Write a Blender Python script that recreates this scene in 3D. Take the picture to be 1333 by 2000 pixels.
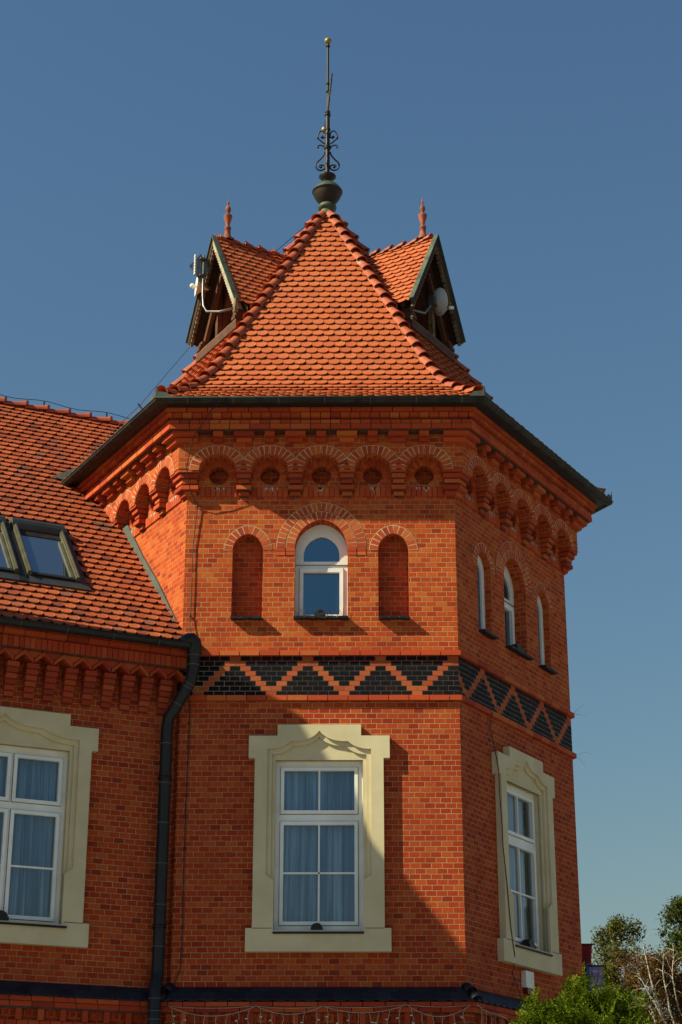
import bpy, math, random
from mathutils import Vector, Matrix
from mathutils.geometry import tessellate_polygon
random.seed(7)
R = math.radians
for o in list(bpy.data.objects):
    bpy.data.objects.remove(o, do_unlink=True)
scn = bpy.context.scene
COL = scn.collection

# ------------------------------------------------------------------ camera
CAM = Vector((0.5035, -26.3526, 1.65))
FPX = 3523.5
pit, yaw, rol = R(21.4542), R(-0.5504), R(-0.0465)
Rz = Matrix(((math.cos(yaw), -math.sin(yaw), 0), (math.sin(yaw), math.cos(yaw), 0), (0, 0, 1)))
fw = Rz.transposed() @ Vector((0, math.cos(pit), math.sin(pit)))
up0 = Rz.transposed() @ Vector((0, -math.sin(pit), math.cos(pit)))
rt0 = Rz.transposed() @ Vector((1, 0, 0))
rt = rt0 * math.cos(rol) - up0 * math.sin(rol)
upv = rt0 * math.sin(rol) + up0 * math.cos(rol)
cd = bpy.data.cameras.new('camera')
cam = bpy.data.objects.new('camera', cd)
COL.objects.link(cam)
M = Matrix((rt, upv, -fw)).transposed().to_4x4()
M.translation = CAM
cam.matrix_world = M
cd.sensor_fit = 'VERTICAL'
cd.sensor_height = 36
cd.lens = FPX / 2000 * 36
cd.clip_end = 3000
scn.camera = cam

# ------------------------------------------------------------------ light
SUN_D = Vector((2.55, 1.0, -2.15)).normalized()       # direction the light travels
w = bpy.data.worlds.new('World')
scn.world = w
w.use_nodes = True
wn = w.node_tree.nodes
sky = wn.new('ShaderNodeTexSky')
sky.sky_type = 'NISHITA'
sky.sun_disc = False
sky.sun_elevation = math.asin(-SUN_D.z)
sky.sun_rotation = math.atan2(-SUN_D.x, -SUN_D.y)
sky.altitude = 200
sky.air_density = 2.25
sky.dust_density = 0.0
sky.ozone_density = 10.0
bg = wn['Background']
bg.inputs['Strength'].default_value = 0.05
w.node_tree.links.new(sky.outputs[0], bg.inputs['Color'])
sd = bpy.data.lights.new('sun', 'SUN')
sd.energy = 5.0
sd.angle = R(0.5)
sd.color = (1.0, 0.95, 0.64)
so = bpy.data.objects.new('sun', sd)
COL.objects.link(so)
so.rotation_mode = 'QUATERNION'
so.rotation_quaternion = SUN_D.to_track_quat('-Z', 'Y')
scn.view_settings.view_transform = 'Standard'
scn.view_settings.look = 'None'
scn.view_settings.gamma = 1
scn.view_settings.exposure = 0.68
scn.view_settings.use_curve_mapping = False
scn.render.engine = 'CYCLES'

# ------------------------------------------------------------------ materials
def nmat(name):
    m = bpy.data.materials.new(name)
    m.use_nodes = True
    nt = m.node_tree
    return m, nt, nt.nodes['Principled BSDF']

def N(nt, t, **kw):
    n = nt.nodes.new(t)
    for k, v in kw.items():
        setattr(n, k, v)
    return n

def math_n(nt, op, a, b=None, c=None):
    n = N(nt, 'ShaderNodeMath', operation=op)
    for i, x in enumerate((a, b, c)):
        if x is None:
            continue
        if isinstance(x, (int, float)):
            n.inputs[i].default_value = x
        else:
            nt.links.new(x, n.inputs[i])
    return n.outputs[0]

def ramp(nt, fac, stops, interp='LINEAR'):
    r = N(nt, 'ShaderNodeValToRGB')
    r.color_ramp.interpolation = interp
    e = r.color_ramp.elements
    while len(e) < len(stops):
        e.new(0.5)
    for el, (p, c) in zip(e, stops):
        el.position = p
        el.color = (*c, 1)
    nt.links.new(fac, r.inputs[0])
    return r.outputs[0]

def mixc(nt, fac, a, b, mode='MIX'):
    n = N(nt, 'ShaderNodeMix', data_type='RGBA', blend_type=mode)
    for s, x in ((n.inputs[0], fac), (n.inputs[6], a), (n.inputs[7], b)):
        if isinstance(x, (int, float)):
            s.default_value = x
        elif isinstance(x, tuple):
            s.default_value = (*x, 1)
        else:
            nt.links.new(x, s)
    return n.outputs[2]

def noise(nt, scale, detail=3, rough=0.55, vec=None):
    n = N(nt, 'ShaderNodeTexNoise')
    n.inputs['Scale'].default_value = scale
    n.inputs['Detail'].default_value = detail
    n.inputs['Roughness'].default_value = rough
    if vec is None:
        tc = N(nt, 'ShaderNodeTexCoord')
        vec = tc.outputs['Object']
    nt.links.new(vec, n.inputs['Vector'])
    return n.outputs['Fac']

def bump(nt, bs, h, strength=0.6, dist=0.006):
    b = N(nt, 'ShaderNodeBump')
    b.inputs['Strength'].default_value = strength
    b.inputs['Distance'].default_value = dist
    nt.links.new(h, b.inputs['Height'])
    nt.links.new(b.outputs[0], bs.inputs['Normal'])

BRICKS = [(0.0, (.30, .032, .011)), (.08, (.40, .046, .011)), (.35, (.46, .058, .012)),
          (.60, (.50, .070, .0135)), (.82, (.54, .094, .018)), (.95, (.56, .125, .025)), (1, (.45, .078, .026))]
BW, BH = .1385, .0705

def grime(nt, col, amt=.20, scale=.55):
    g = noise(nt, scale, 5, .6)
    f = math_n(nt, 'MULTIPLY', math_n(nt, 'SUBTRACT', g, .38), 2.2)
    f = math_n(nt, 'MINIMUM', math_n(nt, 'MAXIMUM', f, 0.0), 1.0)
    dark = mixc(nt, amt, col, (.12, .03, .02))
    return mixc(nt, f, dark, col)

def brick_uv_mat(name, stops, mortar=(.54, .36, .17), fuv=.058):
    m, nt, bs = nmat(name)
    uv = N(nt, 'ShaderNodeUVMap')
    nz = N(nt, 'ShaderNodeTexNoise')
    nz.inputs['Scale'].default_value = 9
    nz.inputs['Detail'].default_value = 2
    nt.links.new(uv.outputs[0], nz.inputs['Vector'])
    off = N(nt, 'ShaderNodeVectorMath', operation='MULTIPLY_ADD')
    nt.links.new(nz.outputs['Color'], off.inputs[0])
    off.inputs[1].default_value = (.010, .008, 0)
    nt.links.new(uv.outputs[0], off.inputs[2])
    sx = N(nt, 'ShaderNodeSeparateXYZ')
    nt.links.new(off.outputs[0], sx.inputs[0])
    vr = math_n(nt, 'DIVIDE', sx.outputs[1], BH)
    row = math_n(nt, 'FLOOR', vr)
    odd = math_n(nt, 'MODULO', row, 2.0)
    rw = N(nt, 'ShaderNodeTexWhiteNoise', noise_dimensions='1D')
    nt.links.new(row, rw.inputs['W'])
    uu = math_n(nt, 'ADD', math_n(nt, 'DIVIDE', sx.outputs[0], BW), math_n(nt, 'MULTIPLY', odd, .5))
    uu = math_n(nt, 'ADD', uu, math_n(nt, 'MULTIPLY', rw.outputs['Value'], .16))
    col = math_n(nt, 'FLOOR', uu)
    fu = math_n(nt, 'FRACT', uu)
    fv = math_n(nt, 'FRACT', vr)
    du = math_n(nt, 'ABSOLUTE', math_n(nt, 'SUBTRACT', fu, .5))
    dv = math_n(nt, 'ABSOLUTE', math_n(nt, 'SUBTRACT', fv, .5))
    def edge(x, wd):
        mr = N(nt, 'ShaderNodeMapRange', interpolation_type='SMOOTHSTEP')
        nt.links.new(x, mr.inputs[0])
        mr.inputs[1].default_value = .5 - wd
        mr.inputs[2].default_value = .5 - wd * .45
        return mr.outputs[0]
    mask = math_n(nt, 'MAXIMUM', edge(du, fuv * .62), edge(dv, fuv * 1.25))
    idv = N(nt, 'ShaderNodeCombineXYZ')
    nt.links.new(col, idv.inputs[0])
    nt.links.new(row, idv.inputs[1])
    wnz = N(nt, 'ShaderNodeTexWhiteNoise', noise_dimensions='3D')
    nt.links.new(idv.outputs[0], wnz.inputs['Vector'])
    c = ramp(nt, wnz.outputs['Value'], stops)
    fine = noise(nt, 38, 4, .65)
    c = mixc(nt, .35, c, ramp(nt, fine, [(.3, (.45, .45, .45)), (.62, (1, 1, 1))]), 'MULTIPLY')
    mc = ramp(nt, noise(nt, 3, 4), [(.3, tuple(x * .55 for x in mortar)), (.7, mortar)])
    c = mixc(nt, mask, c, mc)
    c = grime(nt, c)
    nt.links.new(c, bs.inputs['Base Color'])
    bs.inputs['Roughness'].default_value = .85
    bs.inputs['Specular IOR Level'].default_value = .1
    h = math_n(nt, 'SUBTRACT', math_n(nt, 'MULTIPLY', fine, .35), mask)
    bump(nt, bs, h, .8, .007)
    return m

def island_mat(name, stops, rough=.8, fine_scale=40, spec=.25, grimeamt=.2, bumpd=.003, fmin=.5, patch=None):
    m, nt, bs = nmat(name)
    g = N(nt, 'ShaderNodeNewGeometry')
    c = ramp(nt, g.outputs['Random Per Island'], stops)
    fine = noise(nt, fine_scale, 4, .65)
    c = mixc(nt, .4, c, ramp(nt, fine, [(.3, (fmin, fmin, fmin)), (.62, (1, 1, 1))]), 'MULTIPLY')
    if grimeamt:
        c = grime(nt, c, grimeamt, .8)
    if patch:
        pn = noise(nt, patch[0], 5, .6)
        pf = ramp(nt, pn, [(patch[1], (0, 0, 0)), (patch[1] + .08, (1, 1, 1))])
        c = mixc(nt, pf, c, patch[2])
    nt.links.new(c, bs.inputs['Base Color'])
    bs.inputs['Roughness'].default_value = rough
    bs.inputs['Specular IOR Level'].default_value = spec
    bump(nt, bs, fine, .5, bumpd)
    return m

def plain_mat(name, c1, c2=None, rough=.6, metal=0, scale=6, spec=.4, bumpd=0, stretch=None, lo=.35, hi=.65):
    m, nt, bs = nmat(name)
    c2 = c2 or tuple(x * .8 for x in c1)
    vec = None
    if stretch:
        tc = N(nt, 'ShaderNodeTexCoord')
        mp = N(nt, 'ShaderNodeMapping')
        mp.inputs['Scale'].default_value = stretch
        nt.links.new(tc.outputs['Object'], mp.inputs[0])
        vec = mp.outputs[0]
    f = noise(nt, scale, 5, .6, vec)
    nt.links.new(ramp(nt, f, [(lo, c2), (hi, c1)]), bs.inputs['Base Color'])
    bs.inputs['Roughness'].default_value = rough
    bs.inputs['Metallic'].default_value = metal
    bs.inputs['Specular IOR Level'].default_value = spec
    if bumpd:
        bump(nt, bs, f, .6, bumpd)
    return m

TILES = [(0, (.42, .088, .026)), (.15, (.46, .102, .030)), (.5, (.49, .112, .033)), (.85, (.52, .124, .037)), (1, (.47, .122, .044))]
MAT = {}
MAT['brick'] = brick_uv_mat('brick_wall', BRICKS)
RED = [(p_, (c_[0] * .86, c_[1] * .73, c_[2] * .85)) for p_, c_ in BRICKS]
MAT['brick_red'] = brick_uv_mat('red_brick_wall', RED, (.54, .35, .17), .060)
MAT['bricks_red'] = island_mat('red_brick_shaped', RED, fmin=.60)
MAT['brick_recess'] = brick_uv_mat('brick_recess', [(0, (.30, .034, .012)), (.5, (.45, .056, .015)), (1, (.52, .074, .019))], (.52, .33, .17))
MAT['bricks'] = island_mat('brick_shaped', BRICKS, fmin=.68)
MAT['mortar'] = plain_mat('mortar', (.58, .42, .23), (.36, .24, .13), .9, scale=5)
MAT['joint'] = plain_mat('dark_joint', (.10, .045, .03), (.05, .022, .016), .9, scale=8)
MAT['orange'] = island_mat('orange_band_brick', [(0, (.36, .06, .018)), (1, (.50, .115, .032))])
MAT['glazed'] = island_mat('black_glazed_brick', [(0, (.004, .004, .008)), (.8, (.008, .007, .013)), (1, (.022, .011, .012))], .6, 30, .10, 0, .002)
MAT['tile'] = island_mat('clay_tile', TILES, .72, 26, .3, .15, .003, .62)
MAT['tile_old'] = island_mat('weathered_clay_tile', [(0, (.20, .045, .022)), (.10, (.36, .070, .022)), (.5, (.46, .098, .029)), (.9, (.50, .116, .036)), (1, (.22, .085, .06))], .75, 24, .3, .3, .003, .55, (1.1, .63, (.13, .06, .05)))
MAT['ridge'] = island_mat('ridge_tile', [(0, (.36, .07, .026)), (1, (.46, .105, .038))], .6, 14, .35, .25, .004, .6, (2.3, .66, (.42, .32, .24)))
MAT['terracotta'] = plain_mat('terracotta', (.33, .080, .034), (.13, .038, .022), .75, scale=9)
MAT['slate'] = island_mat('black_slate', [(0, (.010, .010, .016)), (1, (.024, .022, .032))], .55, 30, .2, 0, .004)
MAT['lime'] = plain_mat('lime_stain', (.50, .46, .44), (.25, .20, .19), .9, scale=20)
MAT['zinc'] = plain_mat('weathered_zinc', (.028, .030, .027), (.007, .008, .009), .7, 0, scale=7, stretch=(1, 1, .35))
MAT['lead'] = plain_mat('lead_flashing', (.075, .078, .068), (.035, .037, .033), .7, 0, scale=4)
MAT['pipe'] = plain_mat('dark_pipe_metal', (.013, .013, .016), (.007, .007, .009), .5, .1, scale=5)
MAT['seam'] = plain_mat('pipe_seam', (.12, .13, .14), (.07, .075, .08), .5, .4)
MAT['copper'] = plain_mat('copper_patina', (.085, .105, .075), (.028, .038, .030), .65, .2, scale=6)
MAT['white'] = plain_mat('white_frame', (.80, .80, .78), (.68, .68, .66), .45, scale=3)
MAT['cream'] = plain_mat('cream_render', (.60, .51, .34), (.52, .435, .275), .85, scale=2.5, bumpd=.002, spec=.2)
MAT['wood'] = plain_mat('dark_wood', (.040, .018, .010), (.016, .008, .005), .8, scale=6, stretch=(1, 1, .25))
MAT['pale_board'] = plain_mat('pale_board', (.42, .37, .28), (.24, .20, .14), .85, scale=8)
MAT['wood_light'] = plain_mat('worn_wood', (.26, .17, .09), (.08, .045, .025), .85, scale=9)
MAT['wood_red'] = plain_mat('red_wood', (.11, .036, .014), (.05, .018, .008), .75, scale=7)
MAT['iron'] = plain_mat('black_iron', (.022, .018, .018), (.010, .009, .010), .5, .4, scale=10)
MAT['iron_brown'] = plain_mat('brown_iron', (.032, .021, .018), (.016, .011, .010), .55, .3, scale=6)
MAT['verdigris'] = plain_mat('verdigris', (.085, .11, .075), (.025, .030, .024), .6, .2, scale=9)
MAT['gold'] = plain_mat('dull_gold', (.30, .25, .10), (.16, .13, .055), .5, .4, scale=5)
MAT['steel'] = plain_mat('galvanised_steel', (.24, .25, .25), (.14, .145, .145), .4, .7, scale=8)
MAT['dish'] = plain_mat('dish_grey', (.55, .57, .58), (.48, .50, .52), .5, scale=4)
MAT['plastic'] = plain_mat('white_plastic', (.74, .72, .66), (.62, .60, .54), .5, scale=4)
MAT['redplastic'] = plain_mat('red_plastic', (.12, .012, .010), (.09, .01, .008), .4)
MAT['black'] = plain_mat('black_rubber', (.012, .012, .013), (.008, .008, .009), .55)
MAT['olive'] = plain_mat('olive_aluminium', (.15, .135, .085), (.10, .09, .06), .45, .4, scale=4)
MAT['greyalu'] = plain_mat('grey_aluminium', (.060, .062, .066), (.04, .042, .045), .45, .4, scale=4)
MAT['curtain'] = plain_mat('curtain', (.38, .52, .67), (.10, .18, .30), .9, scale=9, stretch=(1, 1, .03), lo=.42, hi=.60)
MAT['curtain_grey'] = plain_mat('grey_curtain', (.50, .47, .50), (.28, .27, .30), .9, scale=8, stretch=(1, 1, .03), lo=.40, hi=.60)
MAT['wire'] = plain_mat('pale_wire', (.40, .36, .28), (.30, .27, .2), .6)
MAT['flag_red'] = plain_mat('red_cloth', (.26, .012, .022), (.19, .008, .016), .85, scale=3)
MAT['flag_purple'] = plain_mat('purple_cloth', (.34, .25, .52), (.25, .18, .43), .85, scale=3)
MAT['flag_mark'] = plain_mat('pale_mark', (.50, .44, .62), None, .85)
MAT['paving'] = plain_mat('paving', (.26, .24, .21), (.19, .175, .155), .9, scale=2)
MAT['bark'] = plain_mat('birch_bark', (.48, .43, .36), (.16, .12, .09), .85, scale=5, stretch=(1, 1, 3), lo=.38, hi=.52)
MAT['barkd'] = plain_mat('brown_bark', (.11, .075, .05), (.05, .035, .025), .9, scale=6)

def glass_mat(name, refl, tint, dark=None):
    m, nt, bs = nmat(name)
    out = nt.nodes['Material Output']
    gl = N(nt, 'ShaderNodeBsdfGlossy')
    gl.inputs['Roughness'].default_value = .02
    gl.inputs['Color'].default_value = (*tint, 1)
    if dark:
        tr = N(nt, 'ShaderNodeBsdfDiffuse')
        tr.inputs['Color'].default_value = (*dark, 1)
    else:
        tr = N(nt, 'ShaderNodeBsdfTransparent')
        tr.inputs['Color'].default_value = (.80, .86, .90, 1)
    lw = N(nt, 'ShaderNodeLayerWeight')
    lw.inputs[0].default_value = .35
    f = math_n(nt, 'MINIMUM', math_n(nt, 'ADD', math_n(nt, 'MULTIPLY', lw.outputs['Fresnel'], .6), refl), 1.0)
    mx = N(nt, 'ShaderNodeMixShader')
    nt.links.new(f, mx.inputs[0])
    nt.links.new(tr.outputs[0], mx.inputs[1])
    nt.links.new(gl.outputs[0], mx.inputs[2])
    nt.links.new(mx.outputs[0], out.inputs[0])
    return m
MAT['glass'] = glass_mat('window_glass', .10, (.85, .92, 1))
MAT['glass_dark'] = glass_mat('coated_dark_glass', .22, (.55, .80, 1), (.004, .010, .02))
MAT['glass_roof'] = glass_mat('roof_glass', .34, (.85, .92, 1), (.03, .04, .05))

def leaf_mat(name, stops, trans=.28):
    m, nt, bs = nmat(name)
    out = nt.nodes['Material Output']
    g = N(nt, 'ShaderNodeNewGeometry')
    c = ramp(nt, g.outputs['Random Per Island'], stops)
    nt.links.new(c, bs.inputs['Base Color'])
    bs.inputs['Roughness'].default_value = .7
    bs.inputs['Specular IOR Level'].default_value = .05
    t = N(nt, 'ShaderNodeBsdfTranslucent')
    nt.links.new(c, t.inputs['Color'])
    mx = N(nt, 'ShaderNodeMixShader')
    mx.inputs[0].default_value = trans
    nt.links.new(bs.outputs[0], mx.inputs[1])
    nt.links.new(t.outputs[0], mx.inputs[2])
    nt.links.new(mx.outputs[0], out.inputs[0])
    return m
MAT['leaf_bright'] = leaf_mat('locust_leaf', [(0, (.028, .052, .003)), (.5, (.070, .105, .005)), (1, (.15, .175, .010))])
MAT['leaf_birch'] = leaf_mat('birch_leaf', [(0, (.045, .058, .008)), (.5, (.088, .092, .014)), (1, (.16, .135, .028))])
MAT['leaf_brown'] = leaf_mat('dry_leaf', [(0, (.06, .026, .007)), (.5, (.13, .055, .013)), (.8, (.17, .085, .02)), (1, (.11, .10, .02))])
MAT['leaf_dark'] = leaf_mat('dark_leaf', [(0, (.025, .045, .010)), (.6, (.055, .075, .015)), (1, (.13, .12, .025))])

# ------------------------------------------------------------------ mesh builder
class MB:
    def __init__(s):
        s.v, s.f, s.uv, s.mi, s.mats, s.sm = [], [], [], [], [], []
    def mat(s, name):
        if name not in s.mats:
            s.mats.append(name)
        return s.mats.index(name)
    def face(s, pts, mat, uvs=None, smooth=False):
        b = len(s.v)
        s.v += [tuple(p) for p in pts]
        s.fi(range(b, b + len(pts)), mat, uvs, smooth)
    def fi(s, idx, mat, uvs=None, smooth=False):
        s.f.append(tuple(idx))
        s.uv.append(uvs)
        s.mi.append(s.mat(mat))
        s.sm.append(smooth)
    def build(s, name, parent=None):
        me = bpy.data.meshes.new(name)
        me.from_pydata(s.v, [], s.f)
        for n in s.mats:
            me.materials.append(MAT[n])
        me.polygons.foreach_set('material_index', s.mi)
        me.polygons.foreach_set('use_smooth', s.sm)
        if any(u is not None for u in s.uv):
            l = me.uv_layers.new(name='UVMap')
            fl = []
            for f, u in zip(s.f, s.uv):
                for k in range(len(f)):
                    fl += list(u[k]) if u else [0.0, 0.0]
            l.data.foreach_set('uv', fl)
        me.update()
        o = bpy.data.objects.new(name, me)
        COL.objects.link(o)
        if parent:
            o.parent = parent
        return o

def thing(name, label, cat, group=None, loc=(0, 0, 0)):
    o = bpy.data.objects.new(name, None)
    COL.objects.link(o)
    o.location = loc
    o['label'] = label
    o['category'] = cat
    if group:
        o['group'] = group
    return o
def tag(o, label, cat, group=None):
    o['label'] = label
    o['category'] = cat
    if group:
        o['group'] = group
    return o
def rebase(root):
    """children built in world space under an Empty that stands at the thing's base"""
    for c in root.children:
        c.matrix_parent_inverse = Matrix.Translation(-Vector(root.location))

class Frame:
    """wall frame: u to the right seen from outside, p outward, z up"""
    def __init__(s, O, ang=None, Nv=None, Tv=None, seed=0):
        s.N = Nv or Vector((math.cos(ang), math.sin(ang), 0))
        s.T = Tv or Vector((-s.N.y, s.N.x, 0))
        s.O = Vector(O)
        s.uo = seed * BW * 40
    def P(s, u, p, z):
        return s.O + s.T * u + s.N * p + Vector((0, 0, z))

S = 3.7
AP = S * math.sqrt(3) / 2
T30 = math.tan(R(30))
def hs(p):
    return (AP + p) * T30
ANG = {'F': -90, 'RF': -30, 'RB': 30, 'B': 90, 'LB': 150, 'LF': 210}
FR = {k: Frame(Vector((math.cos(R(a)), math.sin(R(a)), 0)) * AP, R(a), seed=i) for i, (k, a) in enumerate(ANG.items())}

def panel(mb, F, p, outline, holes, mat, flip=False):
    loops = [[Vector((u, z, 0)) for u, z in l] for l in [outline] + list(holes)]
    flat = [q for l in loops for q in l]
    tris = tessellate_polygon(loops)
    b = len(mb.v)
    mb.v += [tuple(F.P(q.x, p, q.y)) for q in flat]
    for t in tris:
        a, c, d = (flat[i] for i in t)
        cr = (c.x - a.x) * (d.y - a.y) - (c.y - a.y) * (d.x - a.x)
        if abs(cr) < 1e-10:
            continue
        t = t if (cr > 0) != flip else t[::-1]
        mb.fi([b + i for i in t], mat, [(flat[i].x + F.uo, flat[i].y) for i in t])

def reveal(mb, F, loop, p0, p1, mat, closed=True, inward=True):
    """strip round a loop from depth p0 (front) back to p1"""
    area = sum(a[0] * b[1] - b[0] * a[1] for a, b in zip(loop, loop[1:] + loop[:1]))
    if (area > 0) != inward:
        loop = loop[::-1]
    n = len(loop)
    acc = 0
    for i in range(n if closed else n - 1):
        a, c = loop[i], loop[(i + 1) % n]
        L = math.hypot(c[0] - a[0], c[1] - a[1])
        vert = abs(c[1] - a[1]) > 2.5 * abs(c[0] - a[0])
        if vert:
            uvs = [(.03, a[1]), (.03, c[1]), (.03 + p0 - p1, c[1]), (.03 + p0 - p1, a[1])]
        else:
            uvs = [(.03, acc), (.03, acc + L), (.03 + p0 - p1, acc + L), (.03 + p0 - p1, acc)]
        acc += L
        uvs = [(x + F.uo, y) for x, y in uvs]
        mb.face([F.P(a[0], p0, a[1]), F.P(c[0], p0, c[1]), F.P(c[0], p1, c[1]), F.P(a[0], p1, a[1])], mat, uvs)

def plate(mb, F, p, th, outline, holes, mat):
    panel(mb, F, p, outline, holes, mat)
    reveal(mb, F, list(outline), p, p - th, mat, inward=False)
    for h in holes:
        reveal(mb, F, list(h), p, p - th, mat)

def rect(u0, u1, z0, z1):
    return [(u0, z0), (u1, z0), (u1, z1), (u0, z1)]

def lancet(hw, zb, zs, rise, n=8, uc=0):
    r = (hw * hw + rise * rise) / (2 * hw)
    c = r - hw
    tm = math.acos(max(-1, min(1, c / r)))
    pts = [(uc - hw, zb), (uc + hw, zb)]
    right = [(uc - c + r * math.cos(tm * i / n), zs + r * math.sin(tm * i / n)) for i in range(n + 1)]
    pts += right
    pts += [(2 * uc - a, b) for a, b in right[-2::-1]]
    return pts
def circle(uc, zc, r, n=20):
    return [(uc + r * math.cos(2 * math.pi * i / n), zc + r * math.sin(2 * math.pi * i / n)) for i in range(n)]

def hexa(mb, q, mat):
    """8 corner box: q[0..3] front loop ccw seen from outside, q[4..7] the same at the back"""
    b = len(mb.v)
    mb.v += [tuple(x) for x in q]
    for f in ((0, 1, 2, 3), (5, 4, 7, 6), (4, 0, 3, 7), (1, 5, 6, 2), (3, 2, 6, 7), (4, 5, 1, 0)):
        mb.fi([b + i for i in f], mat)
def box(mb, F, u0, u1, p0, p1, z0, z1, mat):
    hexa(mb, [F.P(u0, p1, z0), F.P(u1, p1, z0), F.P(u1, p1, z1), F.P(u0, p1, z1),
              F.P(u0, p0, z0), F.P(u1, p0, z0), F.P(u1, p0, z1), F.P(u0, p0, z1)], mat)
def obox(mb, c, ax, ay, az, mat):
    c = Vector(c)
    P = lambda i, j, k: c + ax * i + ay * j + az * k
    hexa(mb, [P(-1, -1, -1), P(1, -1, -1), P(1, -1, 1), P(-1, -1, 1), P(-1, 1, -1), P(1, 1, -1), P(1, 1, 1), P(-1, 1, 1)], mat)
def beam(mb, a, b, w, h, mat, upv=Vector((0, 0, 1))):
    a, b = Vector(a), Vector(b)
    d = (b - a)
    L = d.length
    d.normalize()
    sx = d.cross(upv)
    if sx.length < 1e-4:
        sx = d.cross(Vector((0, 1, 0)))
    sx.normalize()
    uu = sx.cross(d).normalized()
    obox(mb, (a + b) / 2, d * L / 2, -sx * w / 2 if False else sx * w / 2, uu * h / 2, mat)

def course(mb, F, p, z0, z1, blen, depth, mat='bricks', u0=None, u1=None, off=0, gap=.010, jit=.002, mitre=(True, True)):
    """one row of separate bricks; the ends are mitred at the hexagon's corners"""
    a0 = -hs(p) if u0 is None else u0
    a1 = hs(p) if u1 is None else u1
    n = max(1, round((a1 - a0) / blen))
    L = (a1 - a0) / n
    cuts = [a0] + [a0 + L * (i + off) for i in range(1 if off == 0 else 0, n + 1 if off else n)] + [a1]
    cuts = sorted(set(round(c, 5) for c in cuts if a0 - 1e-6 <= c <= a1 + 1e-6))
    for i in range(len(cuts) - 1):
        c0, c1 = cuts[i], cuts[i + 1]
        if c1 - c0 < .02:
            continue
        e0, e1 = i == 0, i == len(cuts) - 2
        f0 = c0 + (0 if e0 else gap / 2)
        f1 = c1 - (0 if e1 else gap / 2)
        pj = p + random.uniform(-jit, jit)
        b0 = f0 + (depth * T30 if e0 and u0 is None and mitre[0] else 0)
        b1 = f1 - (depth * T30 if e1 and u1 is None and mitre[1] else 0)
        hexa(mb, [F.P(f0, pj, z0), F.P(f1, pj, z0), F.P(f1, pj, z1), F.P(f0, pj, z1),
                  F.P(b0, p - depth, z0), F.P(b1, p - depth, z0), F.P(b1, p - depth, z1), F.P(b0, p - depth, z1)], mat)

def ring_arch(mb, F, uc, zs, hw, rise, t0, t1, p, zend, mat='bricks', bw=.072, back=.03):
    """voussoirs round a lancet (or semicircle when rise == hw) between radial offsets t0 and t1"""
    r = (hw * hw + rise * rise) / (2 * hw)
    c = r - hw
    ti = math.acos(max(-1, min(1, c / (r + t0))))
    to = math.acos(max(-1, min(1, c / (r + t1))))
    n = max(3, round((r + (t0 + t1) / 2) * to / bw))
    g = .10
    def pt(rr, th, sgn):
        return (uc + sgn * (-c + rr * math.cos(th)), zs + rr * math.sin(th))
    for sgn in (1, -1):
        for i in range(n):
            a0, a1 = to * (i + g) / n, to * (i + 1 - g) / n
            q = [pt(r + t0, min(a0, ti), sgn), pt(r + t1 - .008, a0, sgn), pt(r + t1 - .008, a1, sgn), pt(r + t0, min(a1, ti), sgn)]
            if math.dist(q[0], q[3]) < .004:
                q[3] = (q[3][0], q[3][1] + .001)
            if sgn < 0:
                q = q[::-1]
            pj = p + random.uniform(-.001, .002)
            hexa(mb, [F.P(x, pj, z) for x, z in q] + [F.P(x, pj - back, z) for x, z in q], mat)
        if zend < zs - .02:
            m = max(1, round((zs - zend) / .07))
            for i in range(m):
                z0, z1 = zs - (zs - zend) * (i + 1) / m + .005, zs - (zs - zend) * i / m - .005
                xs = sorted((uc + sgn * (hw + t0), uc + sgn * (hw + t1 - .008)))
                box(mb, F, xs[0], xs[1], p - back, p, z0, z1, mat)
        # mortar bed behind the bricks of the ring
        k = 12
        for i in range(k):
            a0, a1 = to * i / k, to * (i + 1) / k
            q = [pt(r + t0 + .003, min(a0, ti), sgn), pt(r + t1, a0, sgn), pt(r + t1, a1, sgn), pt(r + t0 + .003, min(a1, ti), sgn)]
            if sgn < 0:
                q = q[::-1]
            mb.face([F.P(x, p - .0015, z) for x, z in q], 'mortar')

def tube(mb, pts, rad, mat, n=8, caps=True):
    pts = [Vector(p) for p in pts]
    rads = rad if isinstance(rad, (list, tuple)) else [rad] * len(pts)
    base = len(mb.v)
    ref = Vector((0.3, 0.2, 0.93)).normalized()
    prev = None
    for i, p in enumerate(pts):
        d = (pts[min(i + 1, len(pts) - 1)] - pts[max(i - 1, 0)]).normalized()
        if prev is None:
            x = d.cross(ref)
            if x.length < .1:
                x = d.cross(Vector((1, 0, 0)))
        else:
            x = prev - d * prev.dot(d)
            if x.length < 1e-5:
                x = d.cross(ref)
        x.normalize()
        prev = x
        y = d.cross(x)
        for k in range(n):
            a = 2 * math.pi * k / n
            mb.v.append(tuple(p + (x * math.cos(a) + y * math.sin(a)) * rads[i]))
    for i in range(len(pts) - 1):
        for k in range(n):
            a, b = base + i * n + k, base + i * n + (k + 1) % n
            mb.fi([a, b, b + n, a + n], mat, None, True)
    if caps:
        mb.fi([base + k for k in range(n)][::-1], mat)
        mb.fi([base + (len(pts) - 1) * n + k for k in range(n)], mat)

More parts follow.
